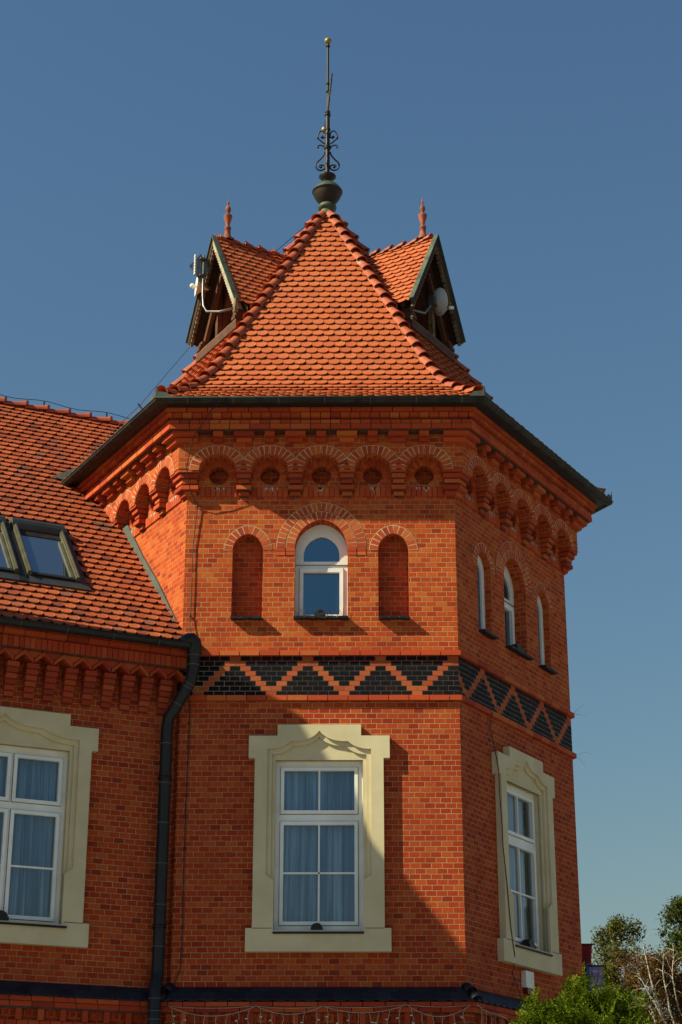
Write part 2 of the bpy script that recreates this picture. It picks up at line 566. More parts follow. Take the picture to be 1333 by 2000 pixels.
def lathe(mb, prof, c, mat, n=20, axis=None):
    c = Vector(c)
    base = len(mb.v)
    az = Vector(axis).normalized() if axis else Vector((0, 0, 1))
    ax = az.orthogonal().normalized()
    ay = az.cross(ax)
    for r, z in prof:
        for k in range(n):
            a = 2 * math.pi * k / n
            mb.v.append(tuple(c + (ax * math.cos(a) + ay * math.sin(a)) * r + az * z))
    for i in range(len(prof) - 1):
        m = mat[i] if isinstance(mat, list) else mat
        for k in range(n):
            a, b = base + i * n + k, base + i * n + (k + 1) % n
            mb.fi([a, b, b + n, a + n], m, None, True)
def ball(mb, c, r, mat, n=14):
    lathe(mb, [(max(1e-4, r * math.sin(math.pi * i / 10)), -r * math.cos(math.pi * i / 10)) for i in range(11)], c, mat, n)

def bez(a, b, c, n):
    return [((1 - t) ** 2 * a[0] + 2 * t * (1 - t) * b[0] + t * t * c[0], (1 - t) ** 2 * a[1] + 2 * t * (1 - t) * b[1] + t * t * c[1]) for t in [i / n for i in range(n + 1)]]

def add_tile(mb, Sf, u, s, w, L, rise, th, o0, clamp, mat, flat=False):
    ua = u + random.uniform(-.002, .002)
    sa = s + random.uniform(-.004, .004)
    oo = o0 + random.uniform(-.003, .004)
    tw = random.uniform(-.003, .003)
    bot = []
    K = 6
    for i in range(K + 1):
        a = -1 + 2 * i / K
        bot.append((ua + a * w / 2, sa + rise * (1 - math.sqrt(max(0, 1 - .86 * a * a))) / .626, oo + tw * a))
    if max(b[0] for b in bot) <= min(b[0] for b in bot):
        return
    top = [(ua + w / 2, sa + L, .006), (ua - w / 2, sa + L, .006)]
    ring = [(clamp(x, y), y, z) for x, y, z in bot + top]
    if max(q[0] for q in ring) - min(q[0] for q in ring) < .015:
        return
    b = len(mb.v)
    mb.v += [tuple(Sf(*q)) for q in ring] + [tuple(Sf(x, y, z - th)) for x, y, z in ring]
    n = len(ring)
    mb.fi([b + i for i in range(n)], mat)
    for i in list(range(K)) + [K, n - 1]:
        j = (i + 1) % n
        mb.fi([b + i, b + n + i, b + n + j, b + j], mat)

def hip_tiles(mb, pts, step, r0, r1, mat, upn=Vector((0, 0, 1)), lip=.02):
    """overlapping half-pipe tiles climbing a polyline from its lowest point"""
    segs = []
    for a, b in zip(pts, pts[1:]):
        segs.append((a, b, (b - a).length))
    total = sum(s[2] for s in segs)
    def at(d):
        for a, b, l in segs:
            if d <= l:
                return a + (b - a) * (d / l), (b - a).normalized()
            d -= l
        return segs[-1][1].copy(), (segs[-1][1] - segs[-1][0]).normalized()
    n = int(total / step)
    step = total / n
    K = 8
    for i in range(n):
        p0, d0 = at(i * step)
        p1, d1 = at(min(total, (i + 1) * step + .05))
        d = (p1 - p0).normalized()
        sx = d.cross(upn).normalized()
        nn = sx.cross(d).normalized()
        jit = random.uniform(-.006, .006)
        lw = random.uniform(.95, 1.05)
        rows = [(0, r1 * lw, .045), (.05, r1 * .90 * lw, .032), (.14, r0 * 1.03, .018), (step * .6, r0, .006), ((p1 - p0).length, r0 * .93, -.012)]
        b = len(mb.v)
        def arc(t, r, lift):
            for k in range(K + 1):
                a = math.pi * (k / K) * 1.06 - math.pi * .03
                mb.v.append(tuple(p0 + d * t + sx * (math.cos(a) * r + jit) + nn * (math.sin(a) * r * .92 - r * .28 + lift)))
        arc(.02, r1 * .80, .030)
        for t, r, l in rows:
            arc(t, r, l)
        for j in range(len(rows)):
            for k in range(K):
                q = b + j * (K + 1) + k
                mb.fi([q, q + 1, q + K + 2, q + K + 1], mat, None, j > 0)

# ================================================================== GROUND
g = MB()
g.face([(-400, -400, 0), (400, -400, 0), (400, 400, 0), (-400, 400, 0)], 'paving')
o = g.build('ground')
o['kind'] = 'structure'

# ================================================================== BUILDING
bld = thing('brick_building', 'red brick building with hexagonal corner tower, pointed clay tile roof and side wing', 'building')
DET = ['F', 'RF', 'RB', 'LF']
Z0, ZTOP = 4.20, 12.11
D3 = .713
ZOC = 11.293

# ---- tower wall with openings
mb = MB()
for k, F in FR.items():
    holes = []
    if k in ('F', 'RF', 'RB'):
        holes.append(lancet(.36, 9.235, 10.23, .402, 8, 0.012))
        for uc in (-.993, .997):
            holes.append(lancet(.208, 9.235, 10.187, .242, 7, uc))
    low = [rect(-.57, .57, 5.057, 7.256)] if k in ('F', 'RF', 'RB') else []
    ocs = [circle(i * D3 + .008, ZOC, .137) for i in range(-2, 3)] if k in DET else []
    panel(mb, F, 0, rect(-hs(0), hs(0), 8.60, ZTOP), holes + ocs, 'brick')
    panel(mb, F, 0, rect(-hs(0), hs(0), Z0, 8.13), low, 'brick_red')
    for i, h in enumerate(holes):
        reveal(mb, F, h, 0, -.20, 'brick')
    for h in ocs:
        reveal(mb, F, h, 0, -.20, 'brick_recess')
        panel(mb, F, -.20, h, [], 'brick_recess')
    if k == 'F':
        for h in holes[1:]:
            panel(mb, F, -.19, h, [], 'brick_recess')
    for h in low:
        reveal(mb, F, h, 0, -.20, 'cream')
    # dark rooms behind the windows are closed off by this inner lining
    panel(mb, F, -.9, rect(-hs(-.9), hs(-.9), Z0, ZTOP), [], 'joint')
tw = mb.build('tower_wall', bld)

# ---- ground storey of the tower, below the apron
mb = MB()
for k, F in FR.items():
    h = hs(.06)
    mb.face([F.P(-h, .06, 0), F.P(h, .06, 0), F.P(h, .06, 4.06), F.P(-h, .06, 4.06)], 'brick_red',
            [(-h + F.uo, 0), (h + F.uo, 0), (h + F.uo, 4.06), (-h + F.uo, 4.06)])
mb.build('ground_storey_wall', bld)

# ---- brick cornice under the apron
mb = MB()
for k, F in FR.items():
    course(mb, F, .175, 4.118, 4.172, .28, .2, 'bricks_red')
    course(mb, F, .150, 4.052, 4.112, .28, .2, 'bricks_red', off=.5)
    for dz in (4.115, 4.049):
        course(mb, F, .14, dz - .002, dz + .004, 4, .2, 'joint')
    n = 13
    for i in range(-n // 2 + 1, n // 2 + 1):
        u = i * .277
        box(mb, F, u - .035, u + .035, .02, .13, 3.90, 4.05, 'bricks_red')
        # small square frames between the dentils
        if i < n // 2:
            uc = u + .1385
            plate(mb, F, .075, .03, rect(uc - .06, uc + .06, 3.93, 4.045), [rect(uc - .025, uc + .025, 3.962, 4.012)], 'bricks_red')
    course(mb, F, .11, 3.83, 3.895, .14, .2, 'bricks_red')
mb.build('base_cornice', bld)

# ---- slate apron
def apron(F, a0, a1, z1, z0, p1, name, mit):
    mb = MB()
    n = round((a1 - a0) / .178)
    for rr, (zt, zb, pa, pb, off) in enumerate([(z1 - .07, z0 - .012, p1 * .55, p1 + .012, .5), (z1, z0 + .012, .0, p1 - .012, 0)]):
        w_ = (a1 - a0) / n
        for i in range(-1, n + 1):
            uc = a0 + (i + .5 + off) * w_
            jit = random.uniform(-.003, .004)
            top = []
            K = 6
            pts = []
            for q in range(K + 1):
                a = -1 + 2 * q / K
                rise = .022 * (1 - math.sqrt(max(0, 1 - .8 * a * a))) / .55
                t = rise / (zt - zb)
                pts.append((uc + a * (w_ / 2 - .002), pb + jit - (pb - pa) * t, zb + rise))
            pts += [(uc + w_ / 2 - .002, pa, zt), (uc - w_ / 2 + .002, pa, zt)]
            if mit:
                pts = [(max(-hs(p), min(hs(p), u)), p, z) for u, p, z in pts]
            else:
                pts = [(max(a0, min(a1, u)), p, z) for u, p, z in pts]
            if max(q[0] for q in pts) - min(q[0] for q in pts) < .01:
                continue
            b = len(mb.v)
            mb.v += [tuple(F.P(*q)) for q in pts] + [tuple(F.P(u, p, z - .018)) for u, p, z in pts]
            m = len(pts)
            mb.fi([b + q for q in range(m)], 'slate')
            for q in range(K):
                mb.fi([b + q, b + m + q, b + m + q + 1, b + q + 1], 'slate')
    return mb.build(name, bld)
APR = []
for k in ('F', 'RF', 'RB'):
    F = FR[k]
    APR.append(apron(F, -hs(.1), hs(.1), 4.372, 4.205, .19, 'slate_apron', True))
for a in (-120, -60, 0):
    mb = MB()
    dv = Vector((math.cos(R(a)), math.sin(R(a)), 0))
    p0 = dv * ((AP + .20) / math.cos(R(30))) + Vector((0, 0, 4.17))
    p1 = dv * ((AP - .02) / math.cos(R(30))) + Vector((0, 0, 4.40))
    hip_tiles(mb, [p0, (p0 + p1) / 2, p1], .165, .062, .074, 'slate')
    mb.build('apron_hip_tile', bld)

# ---- string courses and the zigzag band
mb = MB()
for k, F in FR.items():
    course(mb, F, .050, 8.678, 8.746, .277, .12)
mb.build('string_course', bld)
mb = MB()
for k, F in FR.items():
    course(mb, F, .052, 8.058, 8.127, .277, .12, off=.4)
mb.build('string_course', bld)
mb = MB()
for k, F in FR.items():
    mb.face([F.P(-hs(-.004), -.004, 8.12), F.P(hs(-.004), -.004, 8.12), F.P(hs(-.004), -.004, 8.69), F.P(-hs(-.004), -.004, 8.69)], 'mortar')
    rowh = (8.678 - 8.127) / 8
    per = 7 * .1385
    for r in range(8):
        z1 = 8.678 - r * rowh - .003
        z0 = z1 - rowh + .0075
        x = -.16 + (.5 * r - .5) * .1385 - 20 * .1385
        while x < 1.9:
            u0, u1 = x + .0035, x + .1385 - .0035
            if u1 > -hs(0) + .02 and u0 < hs(0) - .02:
                if u0 < -hs(0) + .05:
                    u0 = -hs(0)
                if u1 > hs(0) - .05:
                    u1 = hs(0)
                cx = x + .069
                d = (cx + .16) % per
                d = min(d, per - d) / .1385
                o_ = abs(d - r * .5) < .3
                d0 = .03 * T30 if u0 == -hs(0) else 0
                d1 = .03 * T30 if u1 == hs(0) else 0
                q = [(u0, 0), (u1, 0)]
                p = random.uniform(0, .003)
                hexa(mb, [F.P(u0, p, z0), F.P(u1, p, z0), F.P(u1, p, z1), F.P(u0, p, z1),
                          F.P(u0 + d0, -.03, z0), F.P(u1 - d1, -.03, z0), F.P(u1 - d1, -.03, z1), F.P(u0 + d0, -.03, z1)],
                     'orange' if o_ else 'glazed')
            x += .1385
mb.build('zigzag_brick_band', bld)

# ---- corbel arcade
for k in DET:
    F = FR[k]
    mb = MB()
    p = .20
    zs, hw = 11.262, .262
    zb = 11.318          # underside of the projecting plane between the arches
    zt = 11.90
    H = hs(p)
    th0 = math.asin((zb - zs) / hw)
    outline = [(-H, zt)]
    pts = [(-H, zb)]
    for i in range(-2, 3):
        uc = i * D3 + .008
        arc = [(uc - hw * math.cos(th0 + (math.pi - 2 * th0) * j / 14), zs + hw * math.sin(th0 + (math.pi - 2 * th0) * j / 14)) for j in range(15)]
        pts += arc
        reveal(mb, F, arc, p, 0, 'brick', closed=False, inward=False)
    pts.append((H, zb))
    panel(mb, F, p, pts + [(H, zt), (-H, zt)], [], 'brick')
    # undersides between arches
    edges = [-H] + [x for i in range(-2, 3) for x in (i * D3 + .008 - hw * math.cos(th0), i * D3 + .008 + hw * math.cos(th0))] + [H]
    for a, c in zip(edges[::2], edges[1::2]):
        mb.face([F.P(a, p, zb), F.P(a, 0, zb), F.P(c, 0, zb), F.P(c, p, zb)], 'bricks')
    # voussoirs
    for i in range(-2, 3):
        uc = i * D3 + .008
        ring_arch(mb, F, uc, zs + .04, hw, hw - .04, 0.0, .135, p + .006, zs + .04)
        # soldier sill and ring round the oculus
        for j in range(7):
            u = uc + (j - 3) * .0725
            box(mb, F, u - .032, u + .032, -.01, .022, 10.972, 11.105, 'bricks')
        n = 15
        for j in range(n):
            a0, a1 = math.pi * (-.06 + 1.12 * (j + .06) / n), math.pi * (-.06 + 1.12 * (j + .94) / n)
            q = [(uc + r_ * math.cos(a), ZOC + r_ * math.sin(a)) for r_, a in ((.141, a0), (.238, a0), (.238, a1), (.141, a1))]
            hexa(mb, [F.P(x, .010, z) for x, z in q] + [F.P(x, -.02, z) for x, z in q], 'bricks')
        # lime runs below the roundel
        for q in range(9):
            u = uc + random.uniform(-.11, .11)
            w_, l_ = random.uniform(.006, .016), random.uniform(.02, .075) * (1 - abs(u - uc) * 4)
            panel(mb, F, .0245, [(u - w_ * .4, 11.104 - l_), (u + w_ * .3, 11.102 - l_), (u + w_, 11.104), (u - w_, 11.104)], [], 'lime')
    # stepped corbels
    steps = [(11.275, 11.326, .19, .108), (11.205, 11.262, .155, .095), (11.135, 11.192, .115, .078), (11.085, 11.127, .07, .07), (11.045, 11.101, .125, .100), (10.975, 11.036, .055, .070)]
    steps = [(11.334 - .0, 11.392, .178, .0)] and steps
    for z0, z1, pp, w2 in steps:
        for i in range(-2, 2):
            uc = (i + .5) * D3 + .008
            box(mb, F, uc - w2, uc + w2, -.01, pp, z0, z1, 'bricks')
            box(mb, F, uc - w2 + .012, uc + w2 - .012, -.01, pp - .03, z0 - .016, z0, 'joint')
        inn = 2.5 * D3 - w2 + .008
        for sg in (-1, 1):
            lim = hs(pp)
            if sg > 0:
                q = [(inn, pp), (lim, pp), (hs(-.01), -.01), (inn, -.01)]
            else:
                q = [(-lim, pp), (-inn, pp), (-inn, -.01), (-hs(-.01), -.01)]
            hexa(mb, [F.P(q[0][0], q[0][1], z0), F.P(q[1][0], q[1][1], z0), F.P(q[1][0], q[1][1], z1), F.P(q[0][0], q[0][1], z1),
                      F.P(q[3][0], q[3][1], z0), F.P(q[2][0], q[2][1], z0), F.P(q[2][0], q[2][1], z1), F.P(q[3][0], q[3][1], z1)], 'bricks')
    # dentils
    for z0, z1, pp, ww, cin in ((11.762, 11.822, .345, .14, 0), (11.692, 11.752, .272, .103, .0)):
        for i in range(-2, 3):
            uc = i * D3 + .008
            box(mb, F, uc - .067, uc + .067, .19, pp, z0, z1, 'bricks')
        for i in range(-2, 2):
            uc = (i + .5) * D3 + .008
            box(mb, F, uc - ww, uc + ww, .19, pp, z0, z1, 'bricks')
        course(mb, F, pp, z0, z1, .28, pp - .19, u0=None, u1=-1.70, mitre=(True, False))
        course(mb, F, pp, z0, z1, .28, pp - .19, u0=1.70, u1=None, mitre=(False, True))
    mb.build('corbel_arcade', bld)

# ---- crowning cornice
mb = MB()
for k, F in FR.items():
    course(mb, F, .415, 11.832, 11.897, .277, .25)
    course(mb, F, .408, 11.905, 11.960, .1385, .25)
    course(mb, F, .458, 11.988, 12.050, .1385, .3, off=.5)
    course(mb, F, .486, 12.060, 12.112, .277, .3)
    course(mb, F, .38, 11.826, 12.10, 5, .3, 'joint')
    # boarded eaves
    mb.face([F.P(-hs(.48), .48, 12.113), F.P(-hs(.70), .70, 12.125), F.P(hs(.70), .70, 12.125), F.P(hs(.48), .48, 12.113)], 'black')
mb.build('cornice', bld)

# ---- windows
def sash_frame(F, u0, u1, z0, z1, lights, p, bars, name='window'):
    mb = MB()
    plate(mb, F, p, .05, rect(u0, u1, z0, z1), [rect(*l) for l in lights], 'white')
    for l in lights:
        e = .045
        o_ = rect(l[0] - e, l[1] + e, l[2] - e, l[3] + e)
        plate(mb, F, p + .022, .02, o_, [rect(*l)], 'white')
        e2 = .052
        plate(mb, F, p + .003, .002, rect(l[0] - e2, l[1] + e2, l[2] - e2, l[3] + e2), [rect(*l)], 'joint')
    for b in bars:
        box(mb, F, b[0], b[1], p - .035, p + .008, b[2], b[3], 'white')
    fr = mb.build(name, bld)
    return fr

def pane(F, fr, u0, u1, z0, z1, p, mat='glass', poly=None):
    mb = MB()
    loop = poly or rect(u0, u1, z0, z1)
    t = random.uniform(-.002, .002)
    b = [F.P(u, p + t * (u - loop[0][0]) * 4, z) for u, z in loop]
    mb.face(b, mat)
    return mb.build('pane', fr)

def curtain(F, fr, u0, u1, z0, z1, p, mat, amp, fold):
    mb = MB()
    n = int((u1 - u0) / .012)
    ph = random.uniform(0, 9)
    rows = 6
    b = len(mb.v)
    for j in range(rows + 1):
        z = z1 + (z0 - z1) * j / rows
        a = amp * (.45 + .75 * j / rows)
        for i in range(n + 1):
            u = u0 + (u1 - u0) * i / n
            d = a * 1.6 * (math.sin(u * fold + ph) + .55 * math.sin(u * fold * 2.3 + 1.7 * ph) + .4 * math.sin(u * fold * .47 + 2))
            mb.v.append(tuple(F.P(u, p + d, z)))
    for j in range(rows):
        for i in range(n):
            q = b + j * (n + 1) + i
            mb.fi([q + n + 1, q + n + 2, q + 1, q], mat, None, True)
    return mb.build('curtain', fr)

def ogee(hw_, k, zp, z1, z0):
    """ogee contour from the right springing to the left one"""
    r = bez((hw_, z0), (k + (hw_ - k) * .36, z0 - .004), (k, z1), 7) + bez((k, z1), (k * .30, z1 - .012), (0, zp), 8)[1:]
    return r + [(-a, b) for a, b in r[-2::-1]]

def surround(F, fr, o_, uc=0, mx=1.0):
    """cream render surround; o_ opening half width, mx widens the wide one"""
    mb = MB()
    j, e, l, bb = o_ + .268, o_ + .35, o_ * .96, o_ + .35
    out = [(-bb, 4.794), (bb, 4.794), (bb, 5.083), (j, 5.083), (j, 7.268), (e, 7.268), (e, 7.566), (l, 7.566), (l, 7.715),
           (-l, 7.715), (-l, 7.566), (-e, 7.566), (-e, 7.268), (-j, 7.268), (-j, 5.083), (-bb, 5.083)]
    h1 = o_ + .105
    k1 = o_ * .655 if mx == 1 else .50
    og1 = ogee(h1, k1, 7.632, 7.492, 7.389)
    og2 = ogee(o_ + .045, k1 * .93, 7.560, 7.438, 7.325)
    og3 = ogee(o_ + .003, k1 * .88, 7.515, 7.402, 7.286)
    sh = lambda L: [(a + uc, b) for a, b in L]
    hole1 = [(-o_, 5.057), (o_, 5.057), (o_, 5.68), (h1, 5.75)] + og1 + [(-h1, 5.75), (-o_, 5.68)]
    hole2 = [(-o_, 5.057), (o_, 5.057), (o_, 5.70), (o_ + .045, 5.74)] + og2 + [(-o_ - .045, 5.74), (-o_, 5.70)]
    hole3 = [(-o_, 5.057), (o_, 5.057), (o_, 7.256), (-o_, 7.256)]
    plate(mb, F, .095, .11, sh(out), [sh(hole1)], 'cream')
    g, l2 = h1 + .02, l * .85
    lay = [(-g, 5.07), (-o_ - .02, 5.07), (-o_ - .02, 5.058), (o_ + .02, 5.058), (o_ + .02, 5.07), (g, 5.07), (g, 7.52), (l2, 7.52), (l2, 7.66), (-l2, 7.66), (-l2, 7.52), (-g, 7.52)]
    plate(mb, F, .060, .03, sh(lay), [sh([(-o_, 5.0605), (o_, 5.0605)] + hole2[2:])], 'cream')
    plate(mb, F, .028, .05, sh([(-g - .01, 5.059), (g + .01, 5.059), (g + .01, 7.50), (l2 - .01, 7.51), (l2 - .01, 7.655), (-l2 + .01, 7.655), (-l2 + .01, 7.51), (-g - .01, 7.50)]), [sh([(-o_, 5.0605), (o_, 5.0605), (o_, 7.256), (-o_, 7.256)])], 'cream')
    # block joints
    for s_ in (-1, 1):
        a, c = sorted((s_ * (o_ + .02), s_ * j))
        box(mb, F, uc + a, uc + c, .05, .0965, 5.078, 5.086, 'joint')
    return mb.build('window_surround', fr)

def sill(F, fr, u0, u1, z0, z1, p, n=1):
    mb = MB()
    w_ = (u1 - u0) / n
    for i in range(n):
        a, c = u0 + i * w_ + .003, u0 + (i + 1) * w_ - .003
        t = random.uniform(-.008, .008) if n > 1 else 0
        hexa(mb, [F.P(a, p, z0 + t), F.P(c, p, z0 - t), F.P(c, p + .004, z1 - .02 - t), F.P(a, p + .004, z1 - .02 + t),
                  F.P(a, -.19, z0 + .02), F.P(c, -.19, z0 + .02), F.P(c, -.19, z1 + .015), F.P(a, -.19, z1 + .015)], 'slate')
    return mb.build('window_sill', fr)

for k in ('F', 'RF', 'RB'):
    F = FR[k]
    cm = 'curtain' if k == 'F' else 'curtain_grey'
    fr = sash_frame(F, -.57, .57, 5.057, 7.256, [(-.458, .458, 6.610, 7.133), (-.458, .458, 5.186, 6.420)], -.075,
                    [(-.011, .011, 6.61, 7.133), (-.011, .011, 5.186, 6.42), (-.458, .458, 5.789, 5.811)])
    for u0, u1 in ((-.458, -.011), (.011, .458)):
        for z0, z1 in ((6.61, 7.133), (5.186, 5.789), (5.811, 6.42)):
            pane(F, fr, u0, u1, z0, z1, -.10)
    curtain(F, fr, -.56, .56, 6.5, 7.25, -.24, cm, .014, 62)
    if k == 'F':
        curtain(F, fr, -.56, .56, 5.06, 6.52, -.24, cm, .030, 27)
    else:
        curtain(F, fr, -.56, -.12, 5.06, 6.52, -.26, cm, .022, 30)
        curtain(F, fr, .10, .56, 5.06, 6.52, -.24, cm, .022, 30)
    surround(F, fr, .57)
    sill(F, fr, -.578, .578, 5.010, 5.056, .115)
    # arched window of the upper storey
    uc = .012
    mb = MB()
    oc = lancet(.375, 9.22, 10.23, .412, 8, uc)
    up_ = lancet(.247, 10.086, 10.175, .276, 8, uc)
    lo_ = rect(uc - .247, uc + .247, 9.317, 9.925)
    plate(mb, F, -.185, .05, oc, [up_, lo_], 'white')
    plate(mb, F, -.165, .02, rect(uc - .30, uc + .30, 9.262, 9.985), [lo_], 'white')
    plate(mb, F, -.1825, .002, rect(uc - .307, uc + .307, 9.255, 9.993), [lo_], 'joint')
    box(mb, F, uc - .36, uc + .36, -.19, -.170, 10.03, 10.034, 'joint')
    fr = mb.build('arched_window', bld)
    gm = 'glass_dark'
    pane(F, fr, 0, 0, 0, 0, -.215, gm, up_)
    pane(F, fr, 0, 0, 0, 0, -.215, gm, lo_)
    sill(F, fr, uc - .37, uc + .37, 9.182, 9.232, .10, 5)
    mb = MB()
    ring_arch(mb, F, uc, 10.23, .36, .402, 0, .128, .006, 10.11)
    ring_arch(mb, F, uc, 10.23, .36, .402, .136, .258, .006, 10.11)
    mb.build('brick_arch', bld)
    for uc in (-.993, .997):
        mb = MB()
        ring_arch(mb, F, uc, 10.187, .208, .242, 0, .125, .006, 10.187)
        mb.build('brick_arch', bld)
        if k == 'F':
            sill(F, bld, uc - .212, uc + .212, 9.180, 9.232, .10, 3).name = 'niche_sill'
        else:
            mb = MB()
            oc = lancet(.22, 9.22, 10.187, .25, 7, uc)
            li = lancet(.125, 9.31, 10.16, .155, 7, uc)
            plate(mb, F, -.10, .05, oc, [li], 'white')
            fr = mb.build('arched_window', bld)
            pane(F, fr, 0, 0, 0, 0, -.13, gm, li)
            sill(F, fr, uc - .218, uc + .218, 9.182, 9.232, .10, 2)

# ---- tower roof
PR = [(4.46, 12.185), (4.00, 12.42), (3.58, 12.70), (3.26, 13.02), (2.97, 13.38), (.04, 17.40)]     # hip radius, height
C30 = math.cos(R(30))
prof = [(r * C30, z) for r, z in PR]
cum = [0]
for a, b in zip(prof, prof[1:]):
    cum.append(cum[-1] + math.dist(a, b))
SMAX = cum[-1]
def prof_at(s):
    s = max(0, min(SMAX, s))
    for i in range(len(prof) - 1):
        if s <= cum[i + 1] or i == len(prof) - 2:
            t = (s - cum[i]) / (cum[i + 1] - cum[i])
            a, b = prof[i], prof[i + 1]
            d = ((b[0] - a[0]) / (cum[i + 1] - cum[i]), (b[1] - a[1]) / (cum[i + 1] - cum[i]))
            return a[0] + (b[0] - a[0]) * t, a[1] + (b[1] - a[1]) * t, d
mb = MB()
EXP, TWD = .166, .1655
for k, a in ANG.items():
    Nv = Vector((math.cos(R(a)), math.sin(R(a)), 0))
    Tv = Vector((-Nv.y, Nv.x, 0))
    def Sf(u, s, off, Nv=Nv, Tv=Tv):
        r, z, d = prof_at(s)
        if s < 0:
            r -= d[0] * -s
            z -= d[1] * -s
        return Nv * (r - d[1] * -1 * off * 1.0) + Tv * u + Vector((0, 0, z + -d[0] * off))
    def clamp(u, s):
        r, z, d = prof_at(s)
        h = r * T30
        return max(-h, min(h, u))
    rows = int(SMAX / EXP)
    for j in range(rows + 1):
        s = j * EXP - .03
        h = (prof_at(s + .05)[0]) * T30
        n = int(h / TWD) + 2
        for i in range(-n, n + 1):
            u = (i + (.5 if j % 2 else 0)) * TWD
            if abs(u) - TWD / 2 > h:
                continue
            add_tile(mb, Sf, u, s, TWD - .003, .20, .056, .015, .036, clamp, 'tile')
    # under-roof
    for (r0, z0), (r1, z1) in zip(prof, prof[1:]):
        mb.face([Nv * r0 + Tv * (-r0 * T30) + Vector((0, 0, z0 - .012)), Nv * r0 + Tv * (r0 * T30) + Vector((0, 0, z0 - .012)),
                 Nv * r1 + Tv * (r1 * T30) + Vector((0, 0, z1 - .012)), Nv * r1 + Tv * (-r1 * T30) + Vector((0, 0, z1 - .012))], 'joint')
roof = mb.build('tower_roof', bld)
for a in ANG.values():
    dv = Vector((math.cos(R(a + 30)), math.sin(R(a + 30)), 0))
    nn = Vector((0, 0, 1))
    mb = MB()
    hip_tiles(mb, [dv * r + Vector((0, 0, z + .035)) for r, z in [(4.38, 12.25)] + PR[1:-1] + [(.10, 17.34)]], .30, .078, .104, 'ridge')
    mb.build('hip_ridge', roof)

# ---- tower gutter
def gutter_profile(n=7, r=.062):
    return [(-r * math.cos(math.pi * i / n), -r * math.sin(math.pi * i / n)) for i in range(n + 1)]
mb = MB()
for k, F in FR.items():
    pr = gutter_profile()
    pc, zc = .648, 12.165
    for (a0, b0), (a1, b1) in zip(pr, pr[1:]):
        pa, pb = pc + a0, pc + a1
        for sg, dd in ((1, 0), (-1, .004)):
            q = [F.P(-hs(pa), pa, zc + b0 + dd), F.P(-hs(pb), pb, zc + b1 + dd), F.P(hs(pb), pb, zc + b1 + dd), F.P(hs(pa), pa, zc + b0 + dd)]
            mb.face(q if sg > 0 else q[::-1], 'zinc', None, True)
    pt = pc + .062
    tube(mb, [F.P(-hs(pt), pt, zc), F.P(hs(pt), pt, zc)], .011, 'zinc', 6)
    n = 7
    for i in range(n):
        u = -hs(.6) + (i + .6) * 2 * hs(.6) / n
        for (a0, b0), (a1, b1) in zip(pr[2:], pr[3:]):
            mb.face([F.P(u - .006, pc + a0 * 1.05, zc + b0 * 1.05), F.P(u - .006, pc + a1 * 1.05, zc + b1 * 1.05), F.P(u + .006, pc + a1 * 1.05, zc + b1 * 1.05), F.P(u + .006, pc + a0 * 1.05, zc + b0 * 1.05)], 'seam')
    # corner guards standing on the gutter
    for sg in (-1, 1):
        h = hs(.70)
        zt = 12.172
        pg = [(sg * h, zt), (sg * (h - .22), zt), (sg * (h - .15), zt + .075), (sg * (h - .03), zt + .085), (sg * h, zt + .16)]
        if sg > 0:
            pg = pg[::-1]
        plate(mb, F, .704, .006, pg, [], 'lead')
mb.build('roof_gutter', bld)

